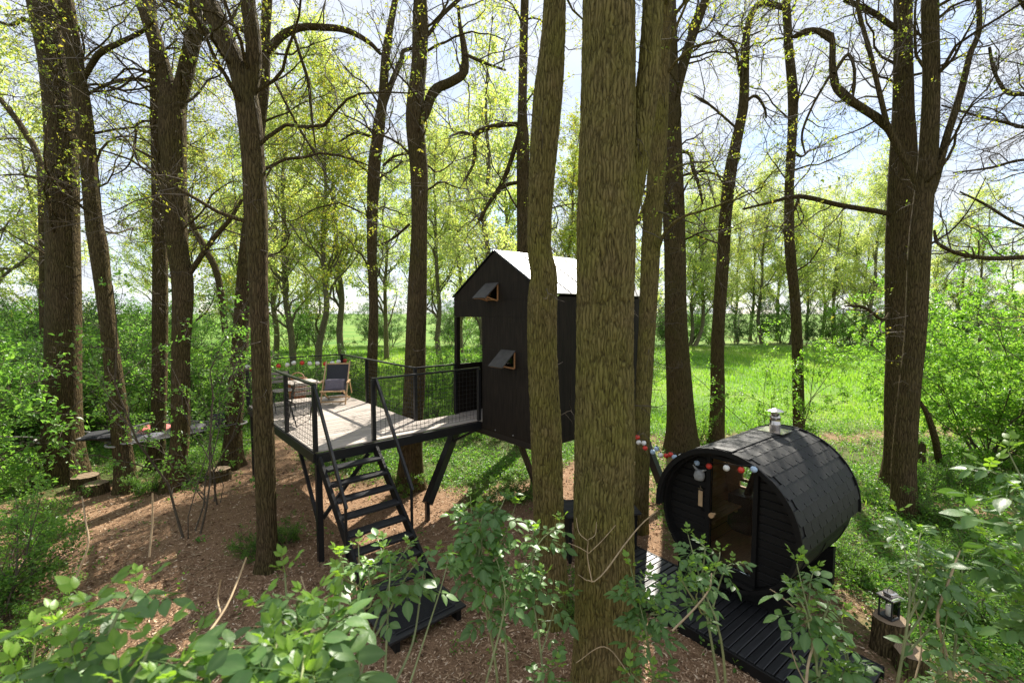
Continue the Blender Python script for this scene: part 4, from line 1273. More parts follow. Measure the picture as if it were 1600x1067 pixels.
def near_tree(label, pts, seed, leaders=(), limbs=(), height=13.0, flare=.6, geo=0.0, sides=26, step=.10, bark_m='bark', leaf='leaf_gold', nl1=12, l1len=(1.3, 3.4), nleaf=2900, lsize=(.035, .065), zmin=4.6,
              whisk=40, twig_mul=1.35, Y=None, dens=1.0, base_z=None):
    rg = np.random.default_rng(seed)
    b = G(pts[0][0], pts[0][1]) if Y is None else None
    Yb = b[1] if Y is None else Y
    C = trace(pts, Yb)
    C[0, 2] = -0.12
    base = C[0, :3].copy(); base[2] = 0
    # carry on above the picture to the crown
    top, d = C[-1, :3].copy(), nrm(C[-1, :3] - C[-3, :3])
    r0, ext = C[-1, 3], []
    ztop = max(min(height, top[2] + 3.0), top[2] + 1.5)
    k, n = 0, 6
    for k in range(n):
        d = nrm(d * .8 + np.array([0, 0, .25]) + .14 * rg.standard_normal(3))
        top = top + d * (ztop - C[-1, 2]) / n
        ext.append([*top, r0 * (1 - .85 * (k + 1) / n)])
    C = np.vstack([C, ext])
    mb = MB()
    V, F, P, r = trunk_geo(C, sides, step, rg, flare, geo)
    mb.add(V, F)
    lines = [(P, r)]
    hand = []
    for ld in leaders:
        D = trace(ld, Yb)
        top, d, r0 = D[-1, :3].copy(), nrm(D[-1, :3] - D[-2, :3]), D[-1, 3]
        for k in range(5):
            d = nrm(d * .8 + np.array([0, 0, .25]) + .16 * rg.standard_normal(3))
            top = top + d * (ztop - D[len(ld) - 1, 2]) / 5
            D = np.vstack([D, [*top, r0 * (1 - .85 * (k + 1) / 5)]])
        V, F, Pl, rl = trunk_geo(D, max(12, sides // 2), step * 1.2, rg, 0.0, geo * .8)
        mb.add(V, F); lines.append((Pl, rl))
    for lm in limbs:
        D = trace(lm, Yb, dY=rg.uniform(-.7, .7))
        V, F, Pl, rl = trunk_geo(D, 9, .12, rg, 0.0, 0, .08)
        mb.add(V, F); hand.append((Pl, rl))
    # limbs out of sight of the trace, growing from the upper stem
    L1, R1 = [], []
    for (P_, r_), nn in [(lines[0], nl1)] + [(x, max(3, nl1 // 2)) for x in lines[1:]]:
        ok = np.where(P_[:, 2] > zmin)[0]
        if len(ok) < 4: continue
        sub = P_[ok[0]:][None]; sr = r_[ok[0]:][None]
        p, dd, rr, _ = kids(sub, sr, nn, .02, .85, .7, 1.35, rg)
        L = rg.uniform(*l1len, len(p)) * (1.1 - .45 * (p[:, 2] - zmin) / max(ztop - zmin, 1))
        Q = grow(p, dd + [0, 0, .15], L, 11, .24, (0, 0, .035), rg)
        L1.append(Q); R1.append(taper(np.clip(rr * .26, .008, .030), 11, .22))
    for (P_, r_) in hand:
        D = catmull(np.column_stack([P_, r_]), 11)
        L1.append(D[None, :, :3]); R1.append(D[None, :, 3])
    L1, R1 = np.concatenate(L1), np.concatenate(R1)
    V, F = tubes(L1, R1, 6); mb.add(V, F)
    p, dd, rr, _ = kids(L1, R1, int(6 * dens), .18, 1.0, .5, 1.15, rg)
    L2 = grow(p, dd, rg.uniform(.5, 1.7, len(p)), 6, .34, (0, 0, .01), rg); R2 = taper(np.clip(rr * .55, .005, .018), 6, .3)
    V, F = tubes(L2, R2, 4)
    tw = MB().add(V, F)
    p, dd, rr, _ = kids(L2, R2, int(6 * dens * twig_mul), .15, 1.0, .4, 1.1, rg)
    L3 = grow(p, dd, rg.uniform(.25, .75, len(p)), 4, .33, (0, 0, -.01), rg); R3 = taper(np.full(len(p), .0036), 4, .5)
    V, F = tubes(L3, R3, 3); tw.add(V, F)
    if whisk:                                      # fine dry sprouts on the bole
        ok = np.where((P[:, 2] > 2.2) & (P[:, 2] < 9))[0]
        if len(ok) > 5:
            p, dd, rr, _ = kids(P[ok[0]:ok[-1]][None], r[ok[0]:ok[-1]][None], whisk, 0, 1, 1.0, 1.6, rg)
            W = grow(p + dd * rr[:, None] * .8, dd, rg.uniform(.2, .9, whisk), 7, .35, (0, 0, -.02), rg)
            V, F = tubes(W, taper(np.full(whisk, .006), 7, .3), 4); tw.add(V, F)
            p, dd, rr, _ = kids(W, taper(np.full(whisk, .006), 7, .3), 3, .2, 1, .5, 1.1, rg)
            W2 = grow(p, dd, rg.uniform(.1, .35, len(p)), 4, .35, (0, 0, -.02), rg)
            V, F = tubes(W2, taper(np.full(len(p), .003), 4, .5), 3); tw.add(V, F)
            W = W2
    t = thing('tree', label, 'tree', base)
    sh = base
    tm = make_mesh('trunk', np.vstack(mb.V) - sh, mb.F, M[bark_m], True)
    if bark_m == 'bark_moss':
        rd = np.full(len(tm.vertices), .75, np.float32)
        if trunk_geo.ridge:
            q = np.concatenate(trunk_geo.ridge); rd[:len(q)] = q
        at_ = tm.attributes.new('ridge', 'FLOAT', 'POINT'); at_.data.foreach_set('value', rd)
    trunk_geo.ridge = []
    obj('trunk', tm, t)
    cp = spread(L3, max(nleaf // 5, 1), rg, .35)
    cp = np.repeat(cp, 5, 0) + rg.standard_normal((len(cp) * 5, 3)) * .035
    V, F = leaf_mesh(cp, rg.uniform(*lsize, len(cp)), rg, up=.4)
    cr = obj('crown', make_mesh('crown', V - sh, [F], M[leaf]), t, kind='stuff')
    obj('twigs', make_mesh('twigs', np.vstack(tw.V) - sh, tw.F, M['twig'], True), cr, kind='stuff')
    return t


near_tree('very thick dark trunk standing at the far left behind the leaning one', [(97, 750, 84), (97, 715, 76), (97, 650, 66), (99, 500, 60), (98, 340, 56), (95, 200, 54), (86, 100, 53), (66, 0, 50)], 11, flare=.55, nl1=14,
          limbs=[[(60, 45, 8), (40, 30, 8), (15, 40, 6), (-20, 25, 5)]])
near_tree('leaning trunk with the hammock strap around it in front of the thick left trunk', [(200, 767, 38), (190, 690, 34), (168, 500, 28), (153, 384, 32), (146, 340, 29), (134, 200, 28), (118, 100, 28), (103, 0, 26)], 12, flare=.75,
          limbs=[[(128, 128, 10), (146, 97, 11), (158, 82, 11), (190, 66, 9), (225, 48, 7), (240, 32, 5)], [(120, 290, 5), (70, 280, 4), (30, 273, 4), (-10, 275, 3)]])
near_tree('slim straight trunk just left of the left forked tree', [(238, 734, 30), (246, 690, 26), (249, 600, 26), (250, 500, 26), (250, 384, 25), (247, 260, 22), (243, 150, 18), (240, 60, 16), (236, 0, 15)], 13, flare=.8,
          limbs=[[(240, 128, 8), (205, 124, 7), (170, 131, 6), (146, 142, 5), (138, 150, 3)], [(238, 190, 4), (215, 193, 5), (210, 235, 4), (198, 262, 3), (175, 275, 2)]])
near_tree('forked trunk splitting into a V high above the hammock', [(264, 766, 38), (280, 700, 32), (283, 620, 31), (283, 550, 30), (286, 450, 36), (277, 384, 36), (272, 300, 40), (270, 230, 42), (268, 170, 42), (260, 130, 28), (247, 80, 25), (222, 0, 24)], 14,
          leaders=[[(272, 175, 30), (286, 130, 28), (300, 70, 27), (318, 0, 28)]], flare=.6,
          limbs=[[(296, 428, 10), (318, 395, 10), (340, 365, 9), (358, 345, 8), (378, 312, 5)]])
near_tree('forked trunk in front of the deck corner, its fork high above', [(418, 890, 40), (417, 838, 33), (413, 700, 33), (408, 560, 31), (404, 450, 31), (400, 337, 38), (395, 250, 37), (388, 175, 38), (377, 120, 34), (354, 67, 30), (322, 0, 30)], 15,
          leaders=[[(386, 160, 30), (396, 100, 26), (394, 50, 25), (387, 0, 24)]], limbs=[[(372, 118, 10), (337, 67, 10), (303, 25, 9), (263, 0, 9)]], flare=.55, step=.08, sides=32)
near_tree('trunk with flared base half hidden behind the forked trunk left of the deck', [(360, 730, 36), (366, 650, 28), (378, 500, 28), (388, 380, 26), (400, 250, 20), (411, 130, 20), (414, 60, 16), (418, 0, 15)], 16, flare=1.0,
          limbs=[[(418, 82, 13), (440, 56, 13), (470, 43, 11), (505, 43, 10), (540, 47, 9), (575, 65, 7), (595, 85, 5)], [(458, 52, 5), (470, 90, 5), (482, 130, 5), (487, 180, 4), (493, 230, 2)], [(430, 130, 4), (470, 205, 4), (500, 250, 3)]])
near_tree('slender trunk with a small fork rising behind the middle of the deck', [(578, 700, 20), (581, 586, 17), (584, 485, 15), (581, 384, 16), (584, 270, 19), (592, 200, 18), (598, 152, 14), (603, 84, 13), (612, 30, 10), (618, 0, 9)], 17,
          limbs=[[(600, 165, 9), (612, 130, 9), (627, 95, 8), (630, 80, 6), (650, 75, 4)], [(583, 215, 5), (555, 208, 4), (530, 222, 3)], [(598, 260, 4), (615, 245, 4), (640, 240, 2)]], nl1=16, whisk=15)
near_tree('trunk right behind the deck walkway with a crooked limb to its right', [(640, 764, 40), (643, 690, 35), (645, 640, 34), (648, 586, 34), (652, 450, 30), (655, 350, 25), (655, 270, 27), (648, 180, 27), (655, 100, 24), (657, 40, 23), (657, 0, 20)], 18, flare=.7,
          limbs=[[(652, 192, 15), (664, 178, 15), (678, 142, 15), (705, 128, 14), (726, 111, 12), (724, 67, 9), (719, 44, 6), (716, 10, 4)], [(660, 62, 6), (673, 50, 6), (690, 25, 6), (716, 0, 6)], [(726, 85, 5), (760, 100, 4), (790, 110, 3)], [(640, 350, 4), (615, 372, 4), (590, 385, 3)]])
near_tree('mossy wavy trunk in front of the cabin gable', [(862, 962, 56), (861, 900, 50), (858, 820, 47), (853, 670, 48), (848, 560, 46), (848, 480, 46), (850, 430, 42), (843, 384, 37), (845, 300, 40), (852, 200, 42), (858, 130, 41), (864, 60, 36), (866, 0, 34)], 19,
          flare=.35, geo=.013, sides=180, step=.03, bark_m='bark_moss', whisk=10, zmin=8.0)
near_tree('thin straight trunk rising behind the cabin roof', [(818, 712, 22), (818, 520, 20), (817, 350, 19), (817, 230, 19), (816, 170, 14), (818, 80, 13), (820, 0, 12)], 20, Y=13.2,
          limbs=[[(812, 194, 7), (780, 196, 8), (755, 203, 8), (742, 212, 7), (742, 245, 6), (736, 265, 4), (724, 285, 3)], [(742, 212, 5), (720, 207, 4), (702, 214, 3)], [(812, 205, 7), (797, 255, 7), (782, 290, 6), (762, 320, 5), (752, 345, 4)], [(812, 285, 6), (790, 290, 6), (770, 310, 5), (748, 345, 4)]])
near_tree('thickest mossy furrowed trunk in the centre, nearest of all trees', [(948, 1104, 116), (948, 1040, 108), (946, 960, 102), (944, 900, 98), (943, 800, 95), (945, 700, 93), (946, 560, 87), (946, 480, 87), (947, 350, 90), (949, 170, 84), (951, 60, 82), (951, 0, 80)], 21,
          leaders=[[(962, 420, 28), (975, 360, 32), (990, 285, 35), (1004, 195, 35), (1014, 100, 33), (1020, 0, 31)]], flare=.22, geo=.016, sides=270, step=.024, bark_m='bark_moss', whisk=8, height=15, zmin=8.0)
near_tree('leaning pale trunk close behind the right edge of the thickest trunk', [(1000, 834, 26), (1003, 750, 23), (1004, 650, 24), (1012, 500, 27), (1017, 384, 30), (1025, 280, 28), (1030, 180, 28), (1034, 80, 26), (1036, 0, 25)], 22, bark_m='bark_moss', flare=.4, geo=.010, sides=90, step=.045,
          limbs=[[(1012, 310, 9), (1003, 335, 9), (990, 352, 7), (980, 350, 4)], [(1014, 300, 6), (1000, 300, 5), (988, 305, 4)]])
near_tree('thick upright trunk behind the sauna, leftmost of those bordering the meadow', [(1065, 708, 52), (1063, 650, 44), (1056, 500, 36), (1055, 400, 34), (1052, 300, 34), (1049, 200, 30), (1045, 100, 28), (1043, 0, 26)], 23, flare=.5,
          leaders=[[(1050, 180, 16), (1057, 140, 17), (1068, 100, 16), (1082, 55, 15), (1102, 0, 13)]], limbs=[[(1062, 238, 5), (1078, 240, 6), (1083, 265, 6), (1092, 290, 5), (1098, 320, 3)], [(1064, 275, 4), (1100, 268, 4), (1140, 282, 3)]])
near_tree('slim S-curved trunk left of the young bush by the meadow', [(1119, 697, 27), (1121, 620, 24), (1122, 520, 21), (1130, 400, 20), (1133, 340, 20), (1141, 270, 20), (1155, 200, 17), (1162, 160, 16), (1164, 90, 14), (1168, 45, 11), (1178, 15, 10), (1192, 4, 9), (1200, -12, 8)], 24,
          limbs=[[(1160, 165, 5), (1180, 150, 5), (1195, 170, 4), (1197, 185, 3)], [(1156, 120, 4), (1148, 75, 4), (1120, 50, 3)], [(1150, 200, 4), (1110, 165, 4), (1085, 150, 3)]], nl1=12, flare=.4)
near_tree('slim trunk directly behind the sauna flue', [(1249, 692, 20), (1247, 600, 19), (1243, 480, 17), (1234, 384, 17), (1233, 300, 15), (1237, 220, 15), (1239, 150, 16), (1233, 80, 14), (1229, 20, 13), (1228, 0, 12)], 25,
          limbs=[[(1230, 14, 9), (1210, 8, 10), (1195, 5, 10)], [(1240, 235, 4), (1252, 245, 4), (1265, 235, 3)]], nl1=12, flare=.4)
near_tree('broad rear trunk of the close pair on the right', [(1398, 762, 46), (1400, 700, 42), (1403, 600, 44), (1405, 550, 46), (1409, 400, 52), (1411, 300, 50), (1412, 220, 42), (1411, 170, 35), (1411, 80, 31), (1411, 0, 30)], 26, flare=.7,
          limbs=[[(1392, 335, 10), (1370, 330, 10), (1313, 321, 9), (1249, 307, 8), (1202, 317, 5), (1161, 327, 4)], [(1400, 45, 10), (1385, 35, 10), (1364, 20, 10), (1320, 0, 9)], [(1249, 307, 5), (1240, 330, 5), (1220, 355, 3)], [(1395, 480, 6), (1380, 500, 6), (1350, 480, 5), (1320, 478, 3)]])
near_tree('front trunk of the close pair on the right with sweeping limbs', [(1414, 802, 44), (1412, 735, 41), (1420, 620, 38), (1430, 520, 37), (1437, 384, 38), (1444, 303, 33), (1451, 236, 32), (1455, 135, 29), (1454, 60, 28), (1453, 0, 28)], 27, flare=.5,
          leaders=[[(1448, 315, 14), (1460, 287, 15), (1478, 219, 14), (1499, 152, 13), (1516, 84, 11), (1529, 51, 10), (1529, 0, 9)]],
          limbs=[[(1436, 300, 12), (1424, 268, 13), (1405, 235, 13), (1384, 195, 15), (1347, 169, 15), (1310, 142, 14), (1301, 111, 12), (1300, 61, 10), (1290, 51, 9), (1262, 47, 7), (1237, 59, 5)], [(1386, 195, 10), (1370, 128, 9), (1357, 74, 8), (1343, 24, 7), (1340, -5, 6)],
                 [(1303, 115, 6), (1325, 85, 6), (1335, 110, 5), (1332, 145, 4)], [(1297, 118, 5), (1270, 165, 4), (1253, 210, 4), (1258, 240, 3)]])
near_tree('crooked tree at the right border whose bare branches reach into view', [(1720, 790, 44), (1716, 600, 38), (1700, 400, 34), (1690, 250, 30), (1680, 100, 26), (1675, 0, 24)], 28,
          limbs=[[(1690, 180, 11), (1640, 155, 9), (1600, 148, 8), (1573, 145, 7), (1553, 111, 6), (1546, 74, 5)], [(1690, 240, 8), (1650, 215, 7), (1600, 199, 6), (1534, 183, 5), (1471, 165, 3)], [(1700, 400, 14), (1660, 400, 12), (1600, 402, 11), (1549, 404, 10), (1499, 397, 8), (1465, 380, 6), (1460, 360, 4)],
                 [(1690, 300, 8), (1640, 270, 7), (1600, 250, 6), (1550, 262, 5), (1490, 270, 3)], [(1690, 330, 8), (1640, 360, 7), (1590, 350, 6), (1540, 320, 5), (1500, 300, 3)], [(1680, 120, 8), (1620, 40, 7), (1590, -5, 6)], [(1700, 430, 8), (1640, 500, 6), (1600, 520, 5)]], nl1=20, leaf='leaf_gold', nleaf=900, dens=1.7)
near_tree('slight bent tree behind the far left trunk', [(72, 672, 16), (68, 500, 14), (66, 360, 13), (61, 253, 13), (34, 199, 12), (0, 155, 10)], 29, leaf='leaf_lime', nleaf=4000, nl1=12, whisk=0, height=12, zmin=5)
near_tree('leaning slim trunk far behind the left forked tree', [(362, 600, 11), (344, 451, 11), (318, 385, 11), (300, 350, 10), (287, 294, 9), (270, 240, 7)], 30, Y=17, leaf='leaf_lime', nleaf=4200, nl1=12, whisk=0, height=14, zmin=6, flare=.3)

# dead leaning branch by the right pair
t = thing('dead_branch', 'dead bare branch leaning against the right pair of trunks', 'branch', on_ground(1471, 738))
b0 = np.array(t.location)
cc = np.array([[0, 0, -.05, .075], [*(PY(1462, 690, 10.3) - b0), .07], [*(PY(1450, 650, 10.15) - b0), .055], [*(PY(1438, 628, 10.1) - b0), .035]])
V, F, _, _ = trunk_geo(cc, 10, .08, np.random.default_rng(2), .3)
obj('stem', make_mesh('stem', V, [F], M['bark'], True), t)
V, F, _, _ = trunk_geo(np.array([[-.3, .35, -.05, .19], [-.3, .35, .3, .16], [-.27, .35, .62, .14], [-.25, .36, .72, .08]]), 12, .08, np.random.default_rng(4), .4, 0, .1)
obj('rotten_butt', make_mesh('rotten_butt', V, [F], M['bark'], True), t)


# ------------------------------------------------------------------ trees of the background (a few kinds, each copied with its parts)
def far_tree_proto(seed, H, leaf, nleaf, spread_=1.0, up=.25, bark_m='bark_far', lean=0.0, z0=.14):
    rg = np.random.default_rng(seed)
    n = 9
    z = np.linspace(0, H, n)
    C = np.column_stack([np.cumsum(rg.normal(lean, .15, n)), np.cumsum(rg.normal(0, .15, n)), z, np.linspace(.20, .02, n)])
    C[0, :2] = 0
    mb = MB()
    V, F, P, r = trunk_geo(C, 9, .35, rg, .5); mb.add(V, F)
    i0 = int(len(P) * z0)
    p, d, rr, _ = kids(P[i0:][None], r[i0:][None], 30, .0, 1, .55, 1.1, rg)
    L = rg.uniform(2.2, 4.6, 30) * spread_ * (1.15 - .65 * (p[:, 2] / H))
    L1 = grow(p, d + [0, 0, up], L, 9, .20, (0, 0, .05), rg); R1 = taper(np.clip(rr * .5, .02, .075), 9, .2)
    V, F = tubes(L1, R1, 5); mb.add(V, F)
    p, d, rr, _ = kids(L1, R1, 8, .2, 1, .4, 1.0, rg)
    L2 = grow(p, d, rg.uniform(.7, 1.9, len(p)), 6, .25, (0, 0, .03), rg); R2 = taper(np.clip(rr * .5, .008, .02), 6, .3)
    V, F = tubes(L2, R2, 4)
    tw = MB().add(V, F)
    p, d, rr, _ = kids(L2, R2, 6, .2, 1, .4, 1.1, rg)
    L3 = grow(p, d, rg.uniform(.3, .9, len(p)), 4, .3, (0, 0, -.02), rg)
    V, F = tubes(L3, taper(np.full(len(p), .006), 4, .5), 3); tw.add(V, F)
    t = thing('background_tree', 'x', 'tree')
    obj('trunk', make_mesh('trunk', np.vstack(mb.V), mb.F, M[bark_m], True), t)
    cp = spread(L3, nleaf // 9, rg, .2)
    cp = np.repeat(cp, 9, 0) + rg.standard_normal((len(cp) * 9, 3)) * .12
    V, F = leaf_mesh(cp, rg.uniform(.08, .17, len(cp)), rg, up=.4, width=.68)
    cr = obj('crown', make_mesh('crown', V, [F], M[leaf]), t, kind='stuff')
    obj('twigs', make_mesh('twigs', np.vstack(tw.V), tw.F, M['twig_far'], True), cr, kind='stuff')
    return t


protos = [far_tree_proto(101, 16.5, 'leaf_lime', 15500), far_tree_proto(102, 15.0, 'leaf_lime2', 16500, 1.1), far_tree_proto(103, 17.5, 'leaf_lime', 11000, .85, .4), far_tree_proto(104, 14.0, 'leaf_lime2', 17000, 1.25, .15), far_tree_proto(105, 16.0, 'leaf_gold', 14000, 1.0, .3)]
used = [False] * len(protos)


def put(plist, flags, k, loc, rz, sc, label, group):
    if not flags[k]:
        o = plist[k]; flags[k] = True
        o.location = loc; o.rotation_euler = (0, 0, rz); o.scale = (sc,) * 3
        return tag(o, label, o['category'], group)
    return copy_thing(plist[k], loc, rz, sc, label, group)


rg = np.random.default_rng(77)
spots = [(-40, 17, 0), (62, 31, 2), (292, 25, 4), (372, 32, 1), (430, 35, 0), (459, 28, 2), (497, 25, 4), (537, 30, 0), (604, 38, 3), (690, 31, 0), (722, 36, 3), (752, 21.5, 2),
         (792, 31, 1), (880, 36, 4), (905, 46, 0), (1000, 42, 2), (1078, 52, 3), (-160, 24, 2), (-90, 34, 0), (255, 58, 3), (400, 48, 1), (480, 50, 3), (660, 52, 1), (835, 50, 2)]
rows = []
for (px, Y, k) in spots:
    p = PY(px, 560, Y)
    side = 'left of the deck' if px < 380 else 'behind the deck' if px < 700 else 'behind the cabin'
    o = put(protos, used, k, (p[0], p[1], -.05), rg.random() * 6.28, rg.uniform(.95, 1.2) * (1 if Y < 36 else 1.1), 'x', 'background wood ' + side)
    rows.append((o, px, 'yellow-green background trees ' + side))
for px in (1085, 1108, 1130, 1152, 1171, 1190, 1212, 1235, 1260, 1281, 1301, 1322, 1344, 1364, 1385, 1402, 1462, 1495, 1530, 1570, 1610, 1680):
    Y = rg.uniform(50, 66); p = PY(px, 560, Y)
    o = put(protos, used, int(rg.integers(0, 4)), (p[0], p[1], -.05), rg.random() * 6.28, rg.uniform(1.0, 1.25) * (.8 if px > 1430 else 1), 'x', 'tree row across the meadow')
    rows.append((o, px, 'leafy trees lining the far side of the meadow'))
number_labels(rows)


# ------------------------------------------------------------------ bushes
def bush_proto(seed, H, W, leaf, nleaf, lsize=(.035, .07), nst=14, bark_m='twig', name='bush', up=.55):
    rg = np.random.default_rng(seed)
    a = rg.random(nst) * 6.28
    st_ = np.column_stack([.12 * np.cos(a), .12 * np.sin(a), np.full(nst, -.05)])
    d = np.column_stack([np.cos(a) * W * .55, np.sin(a) * W * .55, np.full(nst, 1.0)])
    L1 = grow(st_, d, rg.uniform(.7, 1.1, nst) * H * 1.1, 10, .16, (0, 0, .0), rg); R1 = taper(rg.uniform(.010, .022, nst), 10, .3)
    mb = MB(); V, F = tubes(L1, R1, 5); mb.add(V, F)
    p, dd, rr, _ = kids(L1, R1, 10, .12, 1, .5, 1.2, rg)
    L2 = grow(p, dd, rg.uniform(.25, .7, len(p)) * H * .5, 6, .22, (0, 0, .0), rg); R2 = taper(rr * .6, 6, .35)
    V, F = tubes(L2, R2, 4); mb.add(V, F)
    p, dd, rr, _ = kids(L2, R2, 6, .2, 1, .4, 1.2, rg)
    L3 = grow(p, dd, rg.uniform(.08, .26, len(p)) * H * .45, 4, .25, (0, 0, -.02), rg)
    V, F = tubes(L3, taper(np.full(len(p), .003), 4, .6), 3); mb.add(V, F)
    t = thing(name, 'x', 'bush')
    obj('stems', make_mesh('stems', np.vstack(mb.V), mb.F, M[bark_m], True), t, kind='stuff')
    cp = spread(L3, nleaf // 4, rg, .1)
    cp = np.repeat(cp, 4, 0) + rg.standard_normal((len(cp) * 4, 3)) * .035
    cp = cp[cp[:, 2] > .02]
    V, F = leaf_mesh(cp, rg.uniform(*lsize, len(cp)), rg, up=up, width=.6)
    obj('foliage', make_mesh('foliage', V, [F], M[leaf]), t, kind='stuff')
    return t


bp = [bush_proto(201, 2.4, 1.0, 'leaf_bush', 9000), bush_proto(202, 2.0, 1.2, 'leaf_bush', 9000, (.04, .08)), bush_proto(203, 2.6, .9, 'leaf_dark', 10000), bush_proto(204, 2.2, 1.1, 'leaf_fresh', 8000), bush_proto(205, 1.3, 1.3, 'leaf_herb', 5000, (.035, .075), 16)]
ub = [False] * len(bp)
hedge = [(395, 17.5, 2, 0.78), (452, 17.5, 0, 0.78), (512, 17, 2, 0.86), (545, 18.5, 2, 0.94), (605, 17.5, 3, 0.78), (672, 17, 3, 0.94), (702, 18, 3, 1.14), (735, 17.2, 0, 1.14), (800, 18, 2, 1.06),
         (690, 14.8, 3, 0.62), (745, 14.2, 3, 0.53), (790, 13.8, 0, 0.44), (835, 15.0, 3, 0.5), (880, 15.5, 0, 0.70), (930, 19, 2, 1.06), (985, 20, 2, 1.10), (1095, 13.8, 3, 0.66)]
rows = []
for (px, Y, k, s) in hedge:
    p = PY(px, 600, Y)
    o = put(bp, ub, k, (p[0], p[1], 0), rg.random() * 6.28, s * rg.uniform(.92, 1.08), 'x', 'hedge behind the deck' if px < 690 else 'undergrowth behind the cabin')
    rows.append((o, px, 'hedge bushes behind the deck' if px < 690 else 'bushes in the undergrowth behind the cabin'))
left = [(-140, 8.2, 0, 1.55), (-95, 8.9, 1, 1.7), (-60, 5.2, 1, .75), (-15, 6.0, 4, .8), (-5, 11.8, 2, 1.3), (40, 12.6, 0, 1.4), (110, 13.5, 1, 1.5), (185, 14.5, 0, 1.5), (215, 13.8, 3, 1.2), (300, 14.0, 0, 1.15),
        (345, 15.5, 0, 1.4), (20, 17, 2, 1.7), (90, 18, 0, 1.8), (150, 19, 3, 1.8), (265, 18, 2, 1.6), (365, 18, 0, 1.4), (-100, 13, 1, 1.7), (35, 5.0, 4, .5), (50, 7.6, 4, .6), (0, 4.4, 4, .6)]
for (px, Y, k, s) in left:
    p = PY(px, 700, Y)
    o = put(bp, ub, k, (p[0], p[1], 0), rg.random() * 6.28, s * rg.uniform(.92, 1.08), 'x', 'bushes at the left border' if Y < 10 else 'thicket around the left trunks')
    rows.append((o, px, 'near leafy bushes beside the wood chips on the left' if Y < 10 else 'leafy bushes in the thicket behind the hammock'))
for px in np.arange(1040, 1700, 36):
    Y = rg.uniform(53, 58); p = PY(px, 540, Y)
    o = put(bp, ub, int(rg.choice([0, 2, 2, 3])), (p[0], p[1], 0), rg.random() * 6.28, rg.uniform(1.7, 2.6), 'x', 'hedge across the meadow')
    rows.append((o, px, 'dense bushes hedging the far side of the meadow'))
for px in (-170, -120, -70, -25, 20, 60, 150, 230, 300, 380, 400, 455, 500, 585, 610, 700, 720, 745, 790, 850, 880, 920, 960, 1000, 1045):
    Y = rg.uniform(44, 56); p = PY(px, 540, Y)
    o = put(bp, ub, int(rg.choice([0, 2])), (p[0], p[1], 0), rg.random() * 6.28, rg.uniform(1.8, 2.5), 'x', 'distant bushes on the horizon')
    rows.append((o, px, 'distant bushes along the horizon left of the meadow'))
number_labels(rows)
big = bush_proto(206, 5.0, .95, 'leaf_fresh', 36000, (.055, .10), 24, name='hawthorn_shrub')
p = on_ground(1545, 722); big.location = p
tag(big, 'tall dense bright green shrub at the right edge of the meadow', 'shrub')
b2 = copy_thing(big, on_ground(1660, 745), 2.1, .95, 'tall green shrub cut by the right border of the view', None)
airy = bush_proto(207, 3.2, .95, 'leaf_fresh', 5600, (.045, .08), 7, name='young_shrub')
airy.location = on_ground(1212, 700)
tag(airy, 'airy young shrub on the meadow edge behind the sauna flue', 'shrub')
sp = bush_proto(208, 3.9, .35, 'leaf_bush', 1700, (.04, .085), 4, name='sapling')
sp.location = on_ground(300, 838); sp.rotation_euler = (RAD(2), RAD(3), .6)
tag(sp, 'tall thin leafy sapling on the wood chips before the forked trunk', 'sapling')
s2 = copy_thing(sp, on_ground(335, 790), 2.4, .8, 'second leafy sapling right behind the tall thin one', None)
for i, (px, py, s, k) in enumerate([(395, 868, .34, 4), (445, 850, .35, 4), (850, 930, .40, 4), (880, 965, .35, 4), (755, 790, .5, 4), (810, 780, .5, 4), (1330, 905, .42, 4), (1300, 870, .4, 4), (1440, 770, .6, 4), (1490, 760, .55, 4), (1470, 820, .5, 4), (1240, 770, .4, 4), (1040, 790, .4, 4), (640, 770, .45, 4), (230, 770, .45, 4), (300, 755, .5, 4), (1520, 900, .5, 4), (1460, 950, .45, 4), (1560, 980, .5, 4)]):
    p = on_ground(px, py)
    where = ['at the foot of the forked trunk, left side', 'at the foot of the forked trunk, right side', 'at the foot of the mossy wavy trunk, rear', 'at the foot of the mossy wavy trunk, front', 'under the cabin, left', 'under the cabin, right', 'right of the sauna, near its cradle', 'right of the sauna, by its rear', 'right of the paired trunks, nearest them',
             'right of the paired trunks, farther out', 'below the paired trunks', 'behind the sauna roof', 'between cabin stilt and sauna', 'behind the stair handrail foot', 'between stumps and forked trunk', 'under the hammock end', 'on the right border slope, upper', 'on the right border slope, by the lantern', 'on the right border slope, lowest'][i]
    copy_thing(bp[k], p, rg.random() * 6.28, s, 'low herb clump ' + where, 'low herb clumps')

